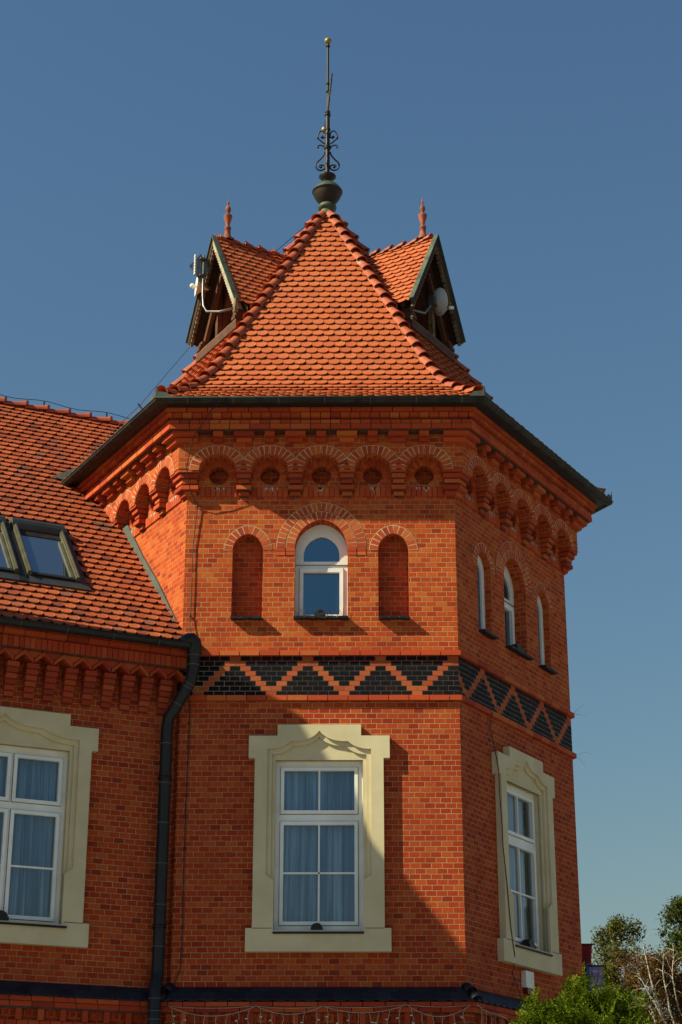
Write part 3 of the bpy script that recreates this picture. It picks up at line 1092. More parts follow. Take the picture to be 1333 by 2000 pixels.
# ---- dormers
def dormer(a):
    Nv = Vector((math.cos(R(a)), math.sin(R(a)), 0))
    F = Frame(Vector((0, 0, 0)), R(a), seed=9)
    ZA, ZF, DF, HW = 16.31, 14.86, 2.04, .82
    sl = math.atan2(ZA - ZF, HW)
    mb = MB()
    # gable wall with pointed opening
    dg = 1.72
    zb_ = 14.42
    hwz = lambda z: max(0.0, (ZA - .10 - z) / math.tan(sl))
    op = lancet(.30, 14.62, 15.05, .48, 7)
    out = [(-.60, zb_), (.60, zb_), (.60, ZA - .10 - .60 * math.tan(sl)), (0, ZA - .10), (-.60, ZA - .10 - .60 * math.tan(sl))]
    panel(mb, F, dg, out, [op], 'wood')
    reveal(mb, F, op, dg, dg - .35, 'wood_red')
    panel(mb, F, dg - .35, op, [], 'joint')
    # cheeks
    for sg in (-1, 1):
        q = [F.P(sg * .60, 1.0, zb_ - .4), F.P(sg * .60, dg, zb_ - .1), F.P(sg * .60, dg, ZF + .30), F.P(sg * .60, 1.0, ZF + .30)]
        mb.face(q if sg < 0 else q[::-1], 'wood')
    d = mb.build('dormer', bld)
    # roof: two tiled slopes with boarded underside
    mb = MB()
    SL = math.hypot(ZA - ZF, HW) + .06
    for sg in (-1, 1):
        # u along ridge (outward direction measured so that normal points out), s up the slope
        Tu = F.N * (-1 if sg > 0 else 1)
        up_ = (F.T * (-sg) * math.cos(sl) + Vector((0, 0, math.sin(sl))))
        nn = (F.T * sg * math.sin(sl) + Vector((0, 0, math.cos(sl))))
        foot = F.T * sg * (HW + .03) + Vector((0, 0, ZF - .05))
        def Sf(u, s, off):
            return foot + Tu * u + up_ * s + nn * off
        lo, hi = (.55, DF - .02)
        if sg > 0:
            lo, hi = -hi, -lo
        cl = lambda u, s, lo=lo, hi=hi: max(lo, min(hi, u))
        rows = int(SL / .118)
        for j in range(rows + 1):
            n = int((hi - lo) / .1655) + 2
            for i in range(n):
                u = lo + (i + (.5 if j % 2 else 0)) * .1655
                add_tile(mb, Sf, u, j * .118 - .02, .1625, .15, .042, .015, .032, cl, 'tile')
        mb.face([Sf(lo, 0, -.02), Sf(lo, SL, -.02), Sf(hi, SL, -.02), Sf(hi, 0, -.02)], 'wood')
        # rafters seen from below
        for q in range(4):
            ud = lo + (hi - lo) * (q + .5) / 4
            beam(mb, Sf(ud, .03, -.05), Sf(ud, SL - .1, -.05), .05, .05, 'wood_red', nn)
    rf = mb.build('dormer_roof', d)
    mb = MB()
    rp = [F.P(0, DF - .05, ZA + .015), F.P(0, 1.4, ZA + .015), F.P(0, .55, ZA + .015)]
    hip_tiles(mb, rp, .24, .062, .082, 'ridge')
    for q in range(6):
        c = F.P(0, DF - .08 - .24 * q, ZA + .07)
        lathe(mb, [(.018, 0), (.022, .03), (.012, .055), (.0005, .065)], c, 'ridge', 8)
    mb.build('ridge_tiles', d)
    # bargeboards
    for sg in (-1, 1):
        mb = MB()
        w0 = .075
        q = lambda u, z: (sg * u, z)
        top_o, bot_o = (0, ZA + .05), (HW + .055, ZF - .035)
        loop = [q(*top_o), q(*bot_o), q(HW - .02, ZF - .10), q(0, ZA - .11)]
        if sg > 0:
            loop = loop[::-1]
        F2 = F
        panel(mb, F2, DF + .035, loop, [], 'pale_board' if a == 210 and sg > 0 else 'wood')
        reveal(mb, F2, loop, DF + .035, DF - .01, 'copper', inward=False)
        # pale weathered toothed trim behind the board's lower edge
        n = 22
        for i in range(n):
            t = (i + .5) / n
            u, z = (HW - .02) * t, ZA - .11 + (ZF - .10 - ZA + .11) * t
            a_, c_ = sorted((sg * (u - .016), sg * (u + .016)))
            box(mb, F2, a_, c_, DF - .03, DF + .02, z - .055, z + .03, 'pale_board' if a == 210 and sg > 0 else 'wood_light')
        # copper capping seen from the side
        e0, e1 = F.P(sg * .0, DF + .02, ZA + .062), F.P(sg * (HW + .065), DF + .02, ZF - .03)
        nv = (F.T * sg * math.sin(sl) + Vector((0, 0, math.cos(sl))))
        beam(mb, e0, e1, .085, .014, 'copper', nv)
        if a == 210 and sg > 0:
            beam(mb, e1, e1 - Vector((0, 0, .22)) - F.T * sg * .03, .05, .07, 'wood_light')
        mb.build('bargeboard', d)
    # sill beam, posts and brackets
    mb = MB()
    box(mb, F, -.72, .72, 1.80, 1.98, 14.43, 14.57, 'wood_red')
    box(mb, F, -.70, .70, 1.78, 1.975, 14.573, 14.585, 'wood_light')
    mb.build('sill_beam', d)
    for u in (-.34, .34):
        mb = MB()
        box(mb, F, u - .04, u + .04, 1.73, 1.81, 14.586, 15.62 - abs(u) * .2, 'wood_light' if u > 0 else 'wood_red')
        mb.build('post', d)
    for sg in (-1, 1):
        mb = MB()
        for i, (pp, z) in enumerate(((1.99, 14.60), (1.97, 14.66), (1.94, 14.72))):
            a_, c_ = sorted((sg * .58, sg * .70))
            box(mb, F, a_, c_, 1.6, pp, z, z + .056, 'wood_red')
        beam(mb, F.P(sg * .05, 1.86, 15.75), F.P(sg * .62, 1.86, 14.78), .07, .07, 'wood_red')
        mb.build('bracket', d)
    # clay finial on the ridge
    mb = MB()
    pf = [(.085, 0), (.085, .05), (.062, .07), (.055, .19), (.066, .20), (.066, .225), (.04, .245), (.038, .28), (.075, .40), (.082, .44), (.084, .455), (.03, .465),
          (.026, .51), (.05, .545), (.054, .575), (.042, .62), (.016, .65), (.014, .68), (.027, .69), (.022, .70), (.013, .72), (.008, .78), (.0005, .80)]
    lathe(mb, [(r_ * .86, z_ * .97) for r_, z_ in pf], F.P(0, DF - .22, ZA + .06), 'terracotta', 14)
    mb.build('finial', d)
for a in (210, -30):
    dormer(a)

# ================================================================== WING
PHI = R(25.5)
WT = Vector((math.cos(PHI), math.sin(PHI), 0))
WN = Vector((math.sin(PHI), -math.cos(PHI), 0))
WO = Vector((-1.9055, -3.108, 0))
W = Frame(WO, Nv=WN, Tv=WT, seed=8)
WL = -9.5
UC, WH = -2.319, .89
mb = MB()
panel(mb, W, 0, rect(WL, .25, 4.06, 8.62), [rect(UC - WH, UC + WH, 5.057, 7.256)], 'brick_red')
reveal(mb, W, rect(UC - WH, UC + WH, 5.057, 7.256), 0, -.2, 'cream')
panel(mb, W, .06, rect(WL, .1, 0, 4.06), [], 'brick_red')
panel(mb, W, -1.2, rect(WL, -.9, 4, 8.6), [], 'joint')
# far gable end and back wall close the wing's volume
DPT = 11.0
bw_ = [W.P(WL, 0, 0), W.P(WL, -DPT, 0), W.P(WL, -DPT, 8.9), W.P(WL, -DPT / 2, 14.3), W.P(WL, 0, 8.9)]
mb.face(bw_[::-1], 'brick', [(q.x * 0 + i, q.z) for i, q in zip((0, 11, 11, 5.5, 0), bw_)][::-1])
mb.face([W.P(WL, -DPT, 0), W.P(6, -DPT, 0), W.P(6, -DPT, 8.9), W.P(WL, -DPT, 8.9)], 'brick', [(0, 0), (15, 0), (15, 8.9), (0, 8.9)])
mb.build('wing_wall', bld)

# unseen bay added and shaped to throw the long shadow on the tower
prof_b = [(.0, 9.2), (.0, 13.03), (.36, 13.10), (.74, 12.06), (1.30, 11.22), (1.30, 11.10), (1.10, 11.10), (1.10, 6.2), (.0, 5.4), (-.3, 5.4), (-.3, 9.1)]
mb = MB()
b0, b1 = -7.9, -5.2
lft = [W.P(b0, p_, z_) for p_, z_ in prof_b]
rgt = [W.P(b1, p_, z_) for p_, z_ in prof_b]
mb.face(rgt[::-1], 'brick', [q_ for q_ in prof_b][::-1])
mb.face(lft, 'brick', prof_b)
for j in range(len(prof_b)):
    k_ = (j + 1) % len(prof_b)
    L_ = math.dist(prof_b[j], prof_b[k_])
    mb.face([lft[j], lft[k_], rgt[k_], rgt[j]], 'tile_old' if 1 <= j <= 3 else 'brick', [(0, 0), (0, L_), (2.7, L_), (2.7, 0)])
mb.build('added_shadow_bay', bld)

# base cornice and apron of the wing
mb = MB()
course(mb, W, .175, 4.118, 4.172, .28, .2, 'bricks_red', u0=WL, u1=-.12)
course(mb, W, .150, 4.052, 4.112, .28, .2, 'bricks_red', u0=WL, u1=-.10)
course(mb, W, .14, 4.03, 4.15, 20, .2, 'joint', u0=WL, u1=-.14)
i = 0
while -.25 - i * .277 > WL:
    u = -.25 - i * .277
    box(mb, W, u - .035, u + .035, .02, .13, 3.90, 4.05, 'bricks_red')
    plate(mb, W, .075, .03, rect(u - .20, u - .08, 3.93, 4.045), [rect(u - .165, u - .115, 3.962, 4.012)], 'bricks_red')
    i += 1
course(mb, W, .11, 3.83, 3.895, .14, .2, 'bricks_red', u0=WL, u1=-.1)
mb.build('base_cornice', bld)
apron(W, WL, -.10, 4.355, 4.195, .19, 'slate_apron', False)

# frieze under the eaves
mb = MB()
course(mb, W, .42, 8.69, 8.745, .28, .4, 'bricks_red', u0=WL, u1=.05)
course(mb, W, .36, 8.62, 8.68, .28, .36, 'bricks_red', u0=WL, u1=.04)
n = int((.02 - WL) / .0735)
for i in range(n):
    u = .02 - i * .0735
    box(mb, W, u - .066, u, .0, .285 + random.uniform(-.003, .003), 8.470, 8.608, 'bricks_red')
box(mb, W, WL, .03, .0, .262, 8.455, 8.69, 'joint')
UP0, DP = -.476, .2585
i = -2
while True:
    uc = UP0 - i * DP
    i += 1
    if uc < WL + .2:
        break
    # triangular fillet: slanting bricks make a V pointing at every corbel
    um = uc
    for sg in (-1, 1):
        a0, a1 = um + sg * .006, um + sg * (DP / 2)
        zl, zh = 8.300, 8.408
        t = .050
        q = [(a0, zl), (a1, zh), (a1, zh + t), (a0, zl + t)]
        if uc + sg * DP / 2 > .05:
            continue
        if sg < 0:
            q = [q[1], q[0], q[3], q[2]]
        hexa(mb, [W.P(u, .232, z) for u, z in q] + [W.P(u, 0, z) for u, z in q], 'bricks_red')
    if uc < .03:
        # filling bricks above the V
        q = [(um - .085, 8.425), (um, 8.358), (um + .085, 8.425), (um + .12, 8.462), (um - .12, 8.462)]
        panel(mb, W, .215, q, [], 'bricks_red')
        reveal(mb, W, q, .215, .0, 'bricks_red', inward=False)
        hw0 = .078
        for s_ in range(6):
            z1 = 8.296 - s_ * .0715
            pp = .205 - s_ * .031
            box(mb, W, uc - hw0 + .003 * s_, uc + hw0 - .003 * s_, -.01, pp, z1 - .060, z1, 'bricks_red')
            box(mb, W, uc - hw0 + .016, uc + hw0 - .016, -.01, pp - .035, z1 - .0715, z1 - .060, 'joint')
mb.build('corbel_frieze', bld)

# wing window: three lights under the wide surround
ul = [(UC - .78, UC - .24), (UC - .115, UC + .115), (UC + .240, UC + .785)]
lights = [(a, b, 6.60, 7.12) for a, b in ul] + [(a, b, 5.15, 6.41) for a, b in ul]
fr = sash_frame(W, UC - WH, UC + WH, 5.057, 7.256, lights, -.075, [(a, b, 5.742, 5.764) for a, b in ul])
for a, b in ul:
    for z0, z1 in ((6.60, 7.12), (5.15, 5.742), (5.764, 6.41)):
        pane(W, fr, a, b, z0, z1, -.10)
curtain(W, fr, UC - WH, UC + WH, 6.5, 7.25, -.24, 'curtain', .014, 58)
curtain(W, fr, UC - WH, UC + WH, 5.06, 6.52, -.24, 'curtain', .030, 24)
surround(W, fr, WH, UC, 1.4)
sill(W, fr, UC - WH - .01, UC + WH + .06, 5.005, 5.052, .125)

# wing roof
SLW = R(45.5)
RP0 = Vector((-1.779, -3.326, 8.87))
Rn = WN * math.sin(SLW) + Vector((0, 0, math.cos(SLW)))
Ru = -WN * math.cos(SLW) + Vector((0, 0, math.sin(SLW)))
def WS(u, s, off):
    return RP0 + WT * u + Ru * s + Rn * off
NL = Vector((-math.sqrt(3) / 2, -.5, 0))
def inside_tower(q, m=.0):
    rr = max(q.x * math.cos(R(a)) + q.y * math.sin(R(a)) for a in ANG.values())
    if q.z < 12.0:
        return rr < AP + m
    lim = 0
    for (r0, z0), (r1, z1) in zip(prof, prof[1:]):
        if z0 <= q.z <= z1:
            lim = r0 + (r1 - r0) * (q.z - z0) / (z1 - z0)
    if q.z <= prof[0][1]:
        lim = AP + .5
    return rr < lim - .05
RIDGE = 7.62
SKY = [(-2.02, -1.285, 1.17, 2.82), (-2.90, -2.145, 1.17, 2.82)]     # roof windows: u0 u1 s0 s1
mb = MB()
rows = int(RIDGE / EXP)
for j in range(rows + 1):
    s = j * EXP - .09
    i = 0
    while True:
        u = WL + .1 + (i + (.5 if j % 2 else 0)) * TWD
        i += 1
        if u > 5:
            break
        q = WS(u, s + .08, 0)
        if inside_tower(q, -.12):
            continue
        if q.x * NL.x + q.y * NL.y < AP - .1 and q.z < 12:
            continue
        if any(a - .14 < u < b + .12 and c - .20 < s < d - .02 for a, b, c, d in SKY):
            continue
        add_tile(mb, WS, u, s, TWD - .003, .20, .058, .015, .036, lambda u, s: u, 'tile_old')
    # lower edge of the sheet follows
mb.face([WS(WL, -.05, -.02), WS(-.05, -.05, -.02), WS(-.05 + 2.4, RIDGE, -.02), WS(WL, RIDGE, -.02)], 'joint')
rb = [WS(WL, RIDGE, -.02), WS(6, RIDGE, -.02)]
mb.face([rb[0], rb[1], W.P(6, -DPT - .4, 8.8) , W.P(WL, -DPT - .4, 8.8)], 'tile_old')
mb.face([WS(0.3, RIDGE - 1.6, -.02), WS(6, RIDGE - 1.6, -.02), WS(6, RIDGE, -.02), WS(0.3, RIDGE, -.02)], 'tile_old')
wroof = mb.build('wing_roof', bld)
mb = MB()
hip_tiles(mb, [WS(3.0, RIDGE, .0), WS(-4, RIDGE, .0), WS(WL, RIDGE, .0)], .36, .095, .125, 'ridge', Vector((0, 0, 1)))
mb.build('ridge_tiles', wroof)
# lead flashing along the tower
mb = MB()
F = FR['LF']
pts = []
for u, z in [(1.97, 8.83), (1.63, 9.22), (1.0, 9.93), (.4, 10.52), (-.05, 11.02), (-.50, 11.52), (-.85, 11.86)]:
    pts.append((u, z))
for (u0, z0), (u1, z1) in zip(pts, pts[1:]):
    hexa(mb, [F.P(u0, .09, z0 - .04), F.P(u0, .025, z0 + .055), F.P(u1, .025, z1 + .055), F.P(u1, .09, z1 - .04)][::-1] +
         [F.P(u0, -.02, z0 - .06), F.P(u0, -.02, z0 + .05), F.P(u1, -.02, z1 + .05), F.P(u1, -.02, z1 - .06)][::-1], 'lead')
mb.build('flashing', wroof)
mb = MB()
# apron of lead where the tower gutter meets the roof
pa = WS(-1.05, 4.75, .06)
g0 = FR['LF'].P(-.95, .70, 12.15)
mb.face([WS(-1.10, 4.72, .05), WS(-.72, 4.60, .06), WS(-.45, 4.98, .10), WS(-.50, 5.30, .10)], 'lead')
mb.build('flashing', wroof)

# roof windows
for si, (u0, u1, s0, s1) in enumerate(SKY):
    mb = MB()
    def B(a0, a1, b0, b1, o0, o1, mat):
        hexa(mb, [WS(a0, b0, o1), WS(a1, b0, o1), WS(a1, b1, o1), WS(a0, b1, o1), WS(a0, b0, o0), WS(a1, b0, o0), WS(a1, b1, o0), WS(a0, b1, o0)], mat)
    B(u0 - .13, u1 + .13, s0 - .20, s0 - .01, -.01, .055, 'greyalu')
    B(u0 - .12, u0 + .005, s0 - .02, s1, -.01, .05, 'greyalu')
    B(u1 - .005, u1 + .10, s0 - .02, s1, -.01, .05, 'greyalu')
    for a0, a1 in ((u0, u0 + .06), (u1 - .06, u1)):
        B(a0, a1, s0, s1 - .22, .0, .12, 'olive')
        B(a0 + .02, a1 - .02, s0 - .012, s1 - .22, .121, .136, 'olive')
    B(u1 - .115, u1 - .075, s0 + .06, s1 - .5, .03, .085, 'olive')
    B(u0 + .06, u1 - .06, s0, s0 + .06, .0, .085, 'black')
    B(u0 + .062, u1 - .062, s1 - .42, s1 - .22, .0, .07, 'iron_brown')
    o = mb.build('roof_window', bld)
    mb2 = MB()
    mb2.face([WS(u0 + .061, s0 + .06, .06), WS(u1 - .061, s0 + .06, .06), WS(u1 - .061, s1 - .40, .06), WS(u0 + .061, s1 - .40, .06)], 'glass_roof')
    mb2.build('pane', o)
    mb = MB()
    K = 7
    rr = .13
    ring0, ring1 = [], []
    for q in range(K + 1):
        a = math.pi * q / K
        ss, oo = s1 - .13 - rr * math.cos(a), .05 + .12 * math.sin(a)
        ring0.append((u0 - .015, ss, oo))
        ring1.append((u1 + .015, ss, oo))
    for a, c, d, e in zip(ring0, ring1, ring1[1:], ring0[1:]):
        mb.face([WS(*a), WS(*c), WS(*d), WS(*e)], 'greyalu', None, True)
    for rg, fl in ((ring0, 0), (ring1, 1)):
        pp = [WS(q[0], q[1], q[2]) for q in rg]
        mb.face(pp if fl else pp[::-1], 'olive' if not fl else 'greyalu')
    mb.build('shutter_box', o)

# wing gutter
mb = MB()
gp, gz, gr = .46, 8.745, .075
pr = gutter_profile(8, gr)
ge = -.02
for (a0, b0), (a1, b1) in zip(pr, pr[1:]):
    q = [W.P(WL, gp + a0, gz + b0), W.P(WL, gp + a1, gz + b1), W.P(ge, gp + a1, gz + b1), W.P(ge, gp + a0, gz + b0)]
    mb.face(q, 'pipe', None, True)
    mb.face([x + Vector((0, 0, .004)) for x in q[::-1]], 'pipe', None, True)
mb.face([W.P(ge, gp + a, gz + b) for a, b in pr], 'pipe')
tube(mb, [W.P(WL, gp + gr, gz), W.P(ge, gp + gr, gz)], .012, 'pipe', 6)
u = -.45
while u > WL:
    tube(mb, [W.P(u, gp + a * 1.04, gz + b * 1.04) for a, b in pr[2:]], .005, 'seam', 5)
    u -= .62
mb.build('roof_gutter', bld)

# downpipe
mb = MB()
A1 = W.P(-.02, .45, 8.80)
path = [W.P(-.14, .46, 8.735), W.P(-.08, .46, 8.765), W.P(-.03, .46, 8.80), W.P(.015, .455, 8.81), W.P(.05, .45, 8.785), W.P(.066, .445, 8.73), W.P(.066, .44, 8.64), W.P(.064, .437, 8.60), W.P(.06, .43, 8.40), W.P(.045, .41, 8.27), W.P(-.10, .26, 7.93), W.P(-.165, .17, 7.80),
        W.P(-.175, .15, 7.65), W.P(-.17, .13, 4.58), W.P(-.18, .14, 4.46), W.P(-.24, .24, 4.32), W.P(-.25, .28, 4.22), W.P(-.25, .29, 0.1)]
rads = [.076, .088, .096, .10, .102, .102, .100, .084, .082, .078, .078, .078, .078, .078, .078, .082, .082, .082]
tube(mb, path, rads, 'pipe', 16)
dp = mb.build('downpipe', bld)
def collar(c, d, r):
    d = d.normalized()
    mb = MB()
    lathe(mb, [(r, -.006), (r + .006, -.004), (r + .006, .004), (r, .006)], c, 'seam', 16, d)
    mb.build('pipe_seam', dp)
for a in (W.P(.057, .437, 8.60), W.P(.059, .433, 8.47)):
    collar(a, Vector((0, 0, 1)), .088)
for t in (.12, .25, .88):
    a, b = path[9], path[10]
    collar(a + (b - a) * t, b - a, .077)
z = 7.45
while z > 4.6:
    collar(W.P(-.175, .15 - .02 * (7.65 - z) / 3.07, z), Vector((0, 0, 1)), .078)
    z -= .52
for z in (4.20, 4.05, 3.95):
    collar(W.P(-.25, .285, z), Vector((0, 0, 1)), .081)
for z in (7.0, 5.1):
    mb = MB()
    lathe(mb, [(.079, -.02), (.090, -.02), (.090, .02), (.079, .02)], W.P(-.175, .14, z), 'iron', 16)
    box(mb, W, -.20, -.15, 0, .07, z - .015, z + .015, 'iron')
    mb.build('pipe_clamp', dp)

# ================================================================== WEATHERVANE
wv = thing('weathervane', 'wrought iron weathervane with scrolls and gilded balls on the tower roof peak', 'weathervane', None, (0.016, 0, 17.40))
cx = Vector((.016, 0, 0))
ZM = [(17.2, 17.18), (17.6, 17.53), (17.93, 17.78), (18.255, 18.10), (18.5, 18.30), (18.98, 18.69), (19.245, 18.90), (19.5, 19.37), (20.9, 20.9)]
def zf(z):
    for (a, b), (c, d) in zip(ZM, ZM[1:]):
        if z <= c:
            return b + (d - b) * (z - a) / (c - a)
    return z
mb = MB()
lathe(mb, [(.17, 17.22), (.155, 17.36), (.125, 17.38), (.11, 17.44), (.125, 17.455), (.15, 17.47), (.157, 17.51), (.14, 17.545), (.105, 17.56)], cx, 'verdigris', 24)
lathe(mb, [(.105, 17.56), (.15, 17.60), (.20, 17.67), (.238, 17.75), (.245, 17.79), (.258, 17.795), (.258, 17.812)], cx, 'iron_brown', 24)
lathe(mb, [(.258, 17.812), (.235, 17.85), (.19, 17.91), (.13, 17.955), (.06, 17.975)], cx, 'verdigris', 24)
lathe(mb, [(.055, 17.96), (.055, 18.01), (.10, 18.05), (.147, 18.10), (.142, 18.12), (.07, 18.145), (.04, 18.16)], cx, 'iron', 24)
mb.build('bulb_base', wv)
mb = MB()
lathe(mb, [(.04, 18.13), (.038, 19.36), (.022, 19.40), (.021, 20.80)], cx, 'iron_brown', 10)
for z, r in ((18.95, .055), (18.99, .055), (19.32, .05), (19.48, .052), (19.52, .045), (19.90, .036), (20.05, .034), (20.76, .036)):
    z = zf(z)
    lathe(mb, [(.02, z - .02), (r, z - .015), (r, z + .015), (.02, z + .02)], cx, 'iron', 10)
mb.build('mast', wv)
mb = MB()
ball(mb, cx + Vector((0, 0, 20.86)), .062, 'gold')
mb.build('gilded_ball', wv)
def spiral(c, r0, r1, a0, a1, n=14):
    return [(c[0] + (r0 + (r1 - r0) * i / n) * math.cos(a0 + (a1 - a0) * i / n), c[1] + (r0 + (r1 - r0) * i / n) * math.sin(a0 + (a1 - a0) * i / n)) for i in range(n + 1)]
for ang in (0, 90, 180, 270):
    dv = Vector((math.cos(R(ang)), math.sin(R(ang)), 0))
    P3 = lambda r, z: cx + dv * r + Vector((0, 0, zf(z)))
    # lower teardrop scroll
    mb = MB()
    pts = bez((.045, 18.86), (.06, 18.76), (.14, 18.66), 6) + bez((.14, 18.66), (.215, 18.58), (.195, 18.49), 5)[1:] + bez((.195, 18.49), (.165, 18.40), (.09, 18.42), 5)[1:] + spiral((.10, 18.495), .075, .03, -1.7, -1.7 + 5.4)
    pts = pts[:17] + spiral((.11, 18.50), .08, .028, R(-100), R(-100) - R(270))
    tube(mb, [P3(*q) for q in pts], .0135, 'iron', 6)
    ball(mb, P3(.112, 18.497), .026, 'iron', 8)
    mb.build('scroll', wv)
    mb = MB()
    pts = bez((.045, 18.93), (.06, 19.02), (.12, 19.03), 6) + bez((.12, 19.03), (.165, 19.03), (.172, 18.985), 4)[1:] + bez((.172, 18.985), (.165, 18.955), (.145, 18.968), 3)[1:]
    tube(mb, [P3(*q) for q in pts], .0125, 'iron', 6)
    mb.build('scroll', wv)
    mb = MB()
    pts = bez((.05, 19.06), (.10, 19.12), (.16, 19.19), 5) + bez((.16, 19.19), (.185, 19.28), (.11, 19.31), 5)[1:] + spiral((.09, 19.245), .062, .022, R(80), R(80) + R(270))
    tube(mb, [P3(*q) for q in pts], .0125, 'iron', 6)
    ball(mb, P3(.092, 19.245), .022, 'iron', 8)
    ball(mb, P3(.168, 19.21), .02, 'iron', 6)
    mb.build('scroll', wv)
mb = MB()
c0 = cx + Vector((0, 0, 19.47))
tip = c0 + Vector((.09, -1.0, 0))
tail = c0 + Vector((-.065, .62, 0))
tube(mb, [tail, c0, tip], [.012, .014, .006], 'verdigris', 6)
dirv = (tip - c0).normalized()
sd_ = Vector((dirv.y, -dirv.x, 0))
def vane(a, b, h0, h1):
    q = [c0 + dirv * a + Vector((0, 0, -h0)), c0 + dirv * b + Vector((0, 0, -h1)), c0 + dirv * b + Vector((0, 0, h1)), c0 + dirv * a + Vector((0, 0, h0))]
    hexa(mb, [x + sd_ * .011 for x in q] + [x - sd_ * .011 for x in q], 'verdigris')
vane(.10, .46, .13, .07)
vane(.50, .64, .04, .12)
vane(.64, 1.02, .08, .004)
mb.build('wind_arrow', wv)
mb = MB()
ball(mb, tail + Vector((0, 0, -.02)), .058, 'gold')
mb.build('counterweight_ball', wv)
rebase(wv)

# ================================================================== ANTENNAS AND DISH
am = thing('antenna_mast', 'bent steel antenna mast with diamond grid panel on the left dormer', 'antenna', None, (-1.95, -.93, 15.2))
DL = Frame(Vector((0, 0, 0)), R(210))
mb = MB()
tube(mb, [DL.P(.36, 1.80, 14.98), DL.P(.10, 1.98, 14.98), DL.P(-.06, 2.12, 15.02), DL.P(-.12, 2.15, 15.14), DL.P(-.16, 2.15, 15.36), DL.P(-.255, 2.15, 16.06)][:5] + [DL.P(-.165, 2.15, 16.07)], .019, 'steel', 8)
box(mb, DL, .30, .42, 1.80, 1.83, 14.88, 15.08, 'steel')
mb.build('mast', am)
mb = MB()
pc = DL.P(-.20, 2.19, 15.86)
ax1 = Vector((.94, .34, .05)) * .185
ax2 = Vector((0, 0, .24))
nrm = ax1.cross(ax2).normalized() * .006
q = [pc - ax2, pc + ax1, pc + ax2, pc - ax1]
hexa(mb, [x + nrm for x in q] + [x - nrm for x in q], 'steel')
mb.build('diamond_panel', am)
mb = MB()
for i in range(7):
    lathe(mb, [(.021, 0), (.025, .01), (.017, .052)], DL.P(-.20, 2.28, 15.70 + i * .052), 'dish', 8)
mb.build('ribbed_feed', am)
for z in (15.70, 16.0):
    mb = MB()
    obox(mb, DL.P(-.175, 2.17, z), DL.T * .05, DL.N * .05, Vector((0, 0, .012)), 'steel')
    mb.build('clamp', am)
rebase(am)
ra = thing('radio_dish', 'small white round radio dish with ball feed below the diamond antenna', 'antenna', None, (-2.03, -.76, 15.6))
mb = MB()
dc = DL.P(-.37, 2.16, 15.60)
dx = Vector((-.97, -.22, .05)).normalized()
lathe(mb, [(.165, .01), (.163, .018), (.10, .0), (.04, -.012), (.001, -.015)], dc, 'plastic', 18, dx)
lathe(mb, [(.001, -.20), (.035, -.19), (.05, -.11), (.09, -.06), (.155, .0), (.165, .01)], dc, 'plastic', 18, dx)
mb.build('reflector', ra)
mb = MB()
ball(mb, dc + dx * .075, .042, 'plastic', 10)
tube(mb, [dc, dc + dx * .07], .02, 'plastic', 8)
mb.build('feed', ra)
mb = MB()
tube(mb, [dc - dx * .16, dc - dx * .22, DL.P(-.17, 2.15, 15.56)], .028, 'wood_light', 8)
mb.build('bracket', ra)
rebase(ra)

sdh = thing('satellite_dish', 'grey oval satellite dish mounted in the right dormer gable', 'satellite dish', None, (1.75, -1.07, 15.1))
DR = Frame(Vector((0, 0, 0)), R(-30))
mb = MB()
dc = DR.P(-.05, 2.10, 15.13)
dd = (DR.N * .50 + DR.T * .80 + Vector((0, 0, .22))).normalized()
lathe(mb, [(.001, -.05), (.08, -.042), (.16, -.012), (.215, .022), (.222, .024), (.222, .030), (.16, -.002), (.08, -.032), (.001, -.04)], dc, 'dish', 26, dd)
mb.build('reflector', sdh)
mb = MB()
bk = dc - dd * .06
tube(mb, [bk, bk - dd * .10 - Vector((0, 0, .08)), bk - dd * .2 - Vector((0, 0, .20)), DR.P(-.52, 1.90, 14.82), DR.P(-.60, 1.76, 14.82)], .02, 'steel', 8)
obox(mb, bk - dd * .04, DR.T * .05, DR.N * .05, Vector((0, 0, .07)), 'steel')
obox(mb, DR.P(-.60, 1.77, 14.82), DR.T * .06, DR.N * .02, Vector((0, 0, .08)), 'steel')
mb.build('mount', sdh)
mb = MB()
fp = dc + dd * .24 - Vector((0, 0, .10))
tube(mb, [dc - Vector((0, 0, .2)), fp], .009, 'steel', 6)
lathe(mb, [(.02, -.05), (.028, -.04), (.028, .03), (.02, .04)], fp, 'plastic', 10, dd)
mb.build('feed_arm', sdh)
rebase(sdh)

# ================================================================== SMALL THINGS ON THE FACADE
def sill_box(F, u, p, z, s, label):
    t = thing('bird_scarer', label, 'bird scarer', 'dark round-topped boxes on the window sills', F.P(u, p, z))
    mb = MB()
    lathe_pts = []
    K = 8
    lo = [(u - s, z), (u + s, z), (u + s, z + s * .45)]
    dome = [(u + s * .92 * math.cos(math.pi * i / K), z + s * .5 + s * .75 * math.sin(math.pi * i / K)) for i in range(K + 1)]
    plate(mb, F, p, .14, [(u - s, z), (u + s, z), (u + s, z + s * .5), (u - s, z + s * .5)], [], 'black')
    mb.build('housing', t)
    mb = MB()
    plate(mb, F, p - .02, .10, dome, [], 'iron_brown')
    mb.build('dome', t)
    rebase(t)
sill_box(FR['F'], -.02, .09, 5.058, .075, 'black box with rounded top on the lower front window sill')
sill_box(FR['F'], .0, .06, 9.230, .075, 'black box with rounded top on the sill of the front arched window')
sill_box(FR['RF'], .0, .09, 5.058, .10, 'black box on the sill of the large window, right tower face')
sill_box(FR['RF'], .012, .06, 9.230, .09, 'black box on the sill of the middle arched window, right tower face')
sill_box(W, UC + .12, .10, 5.054, .10, 'black box with rounded top on the sill of the wing window')

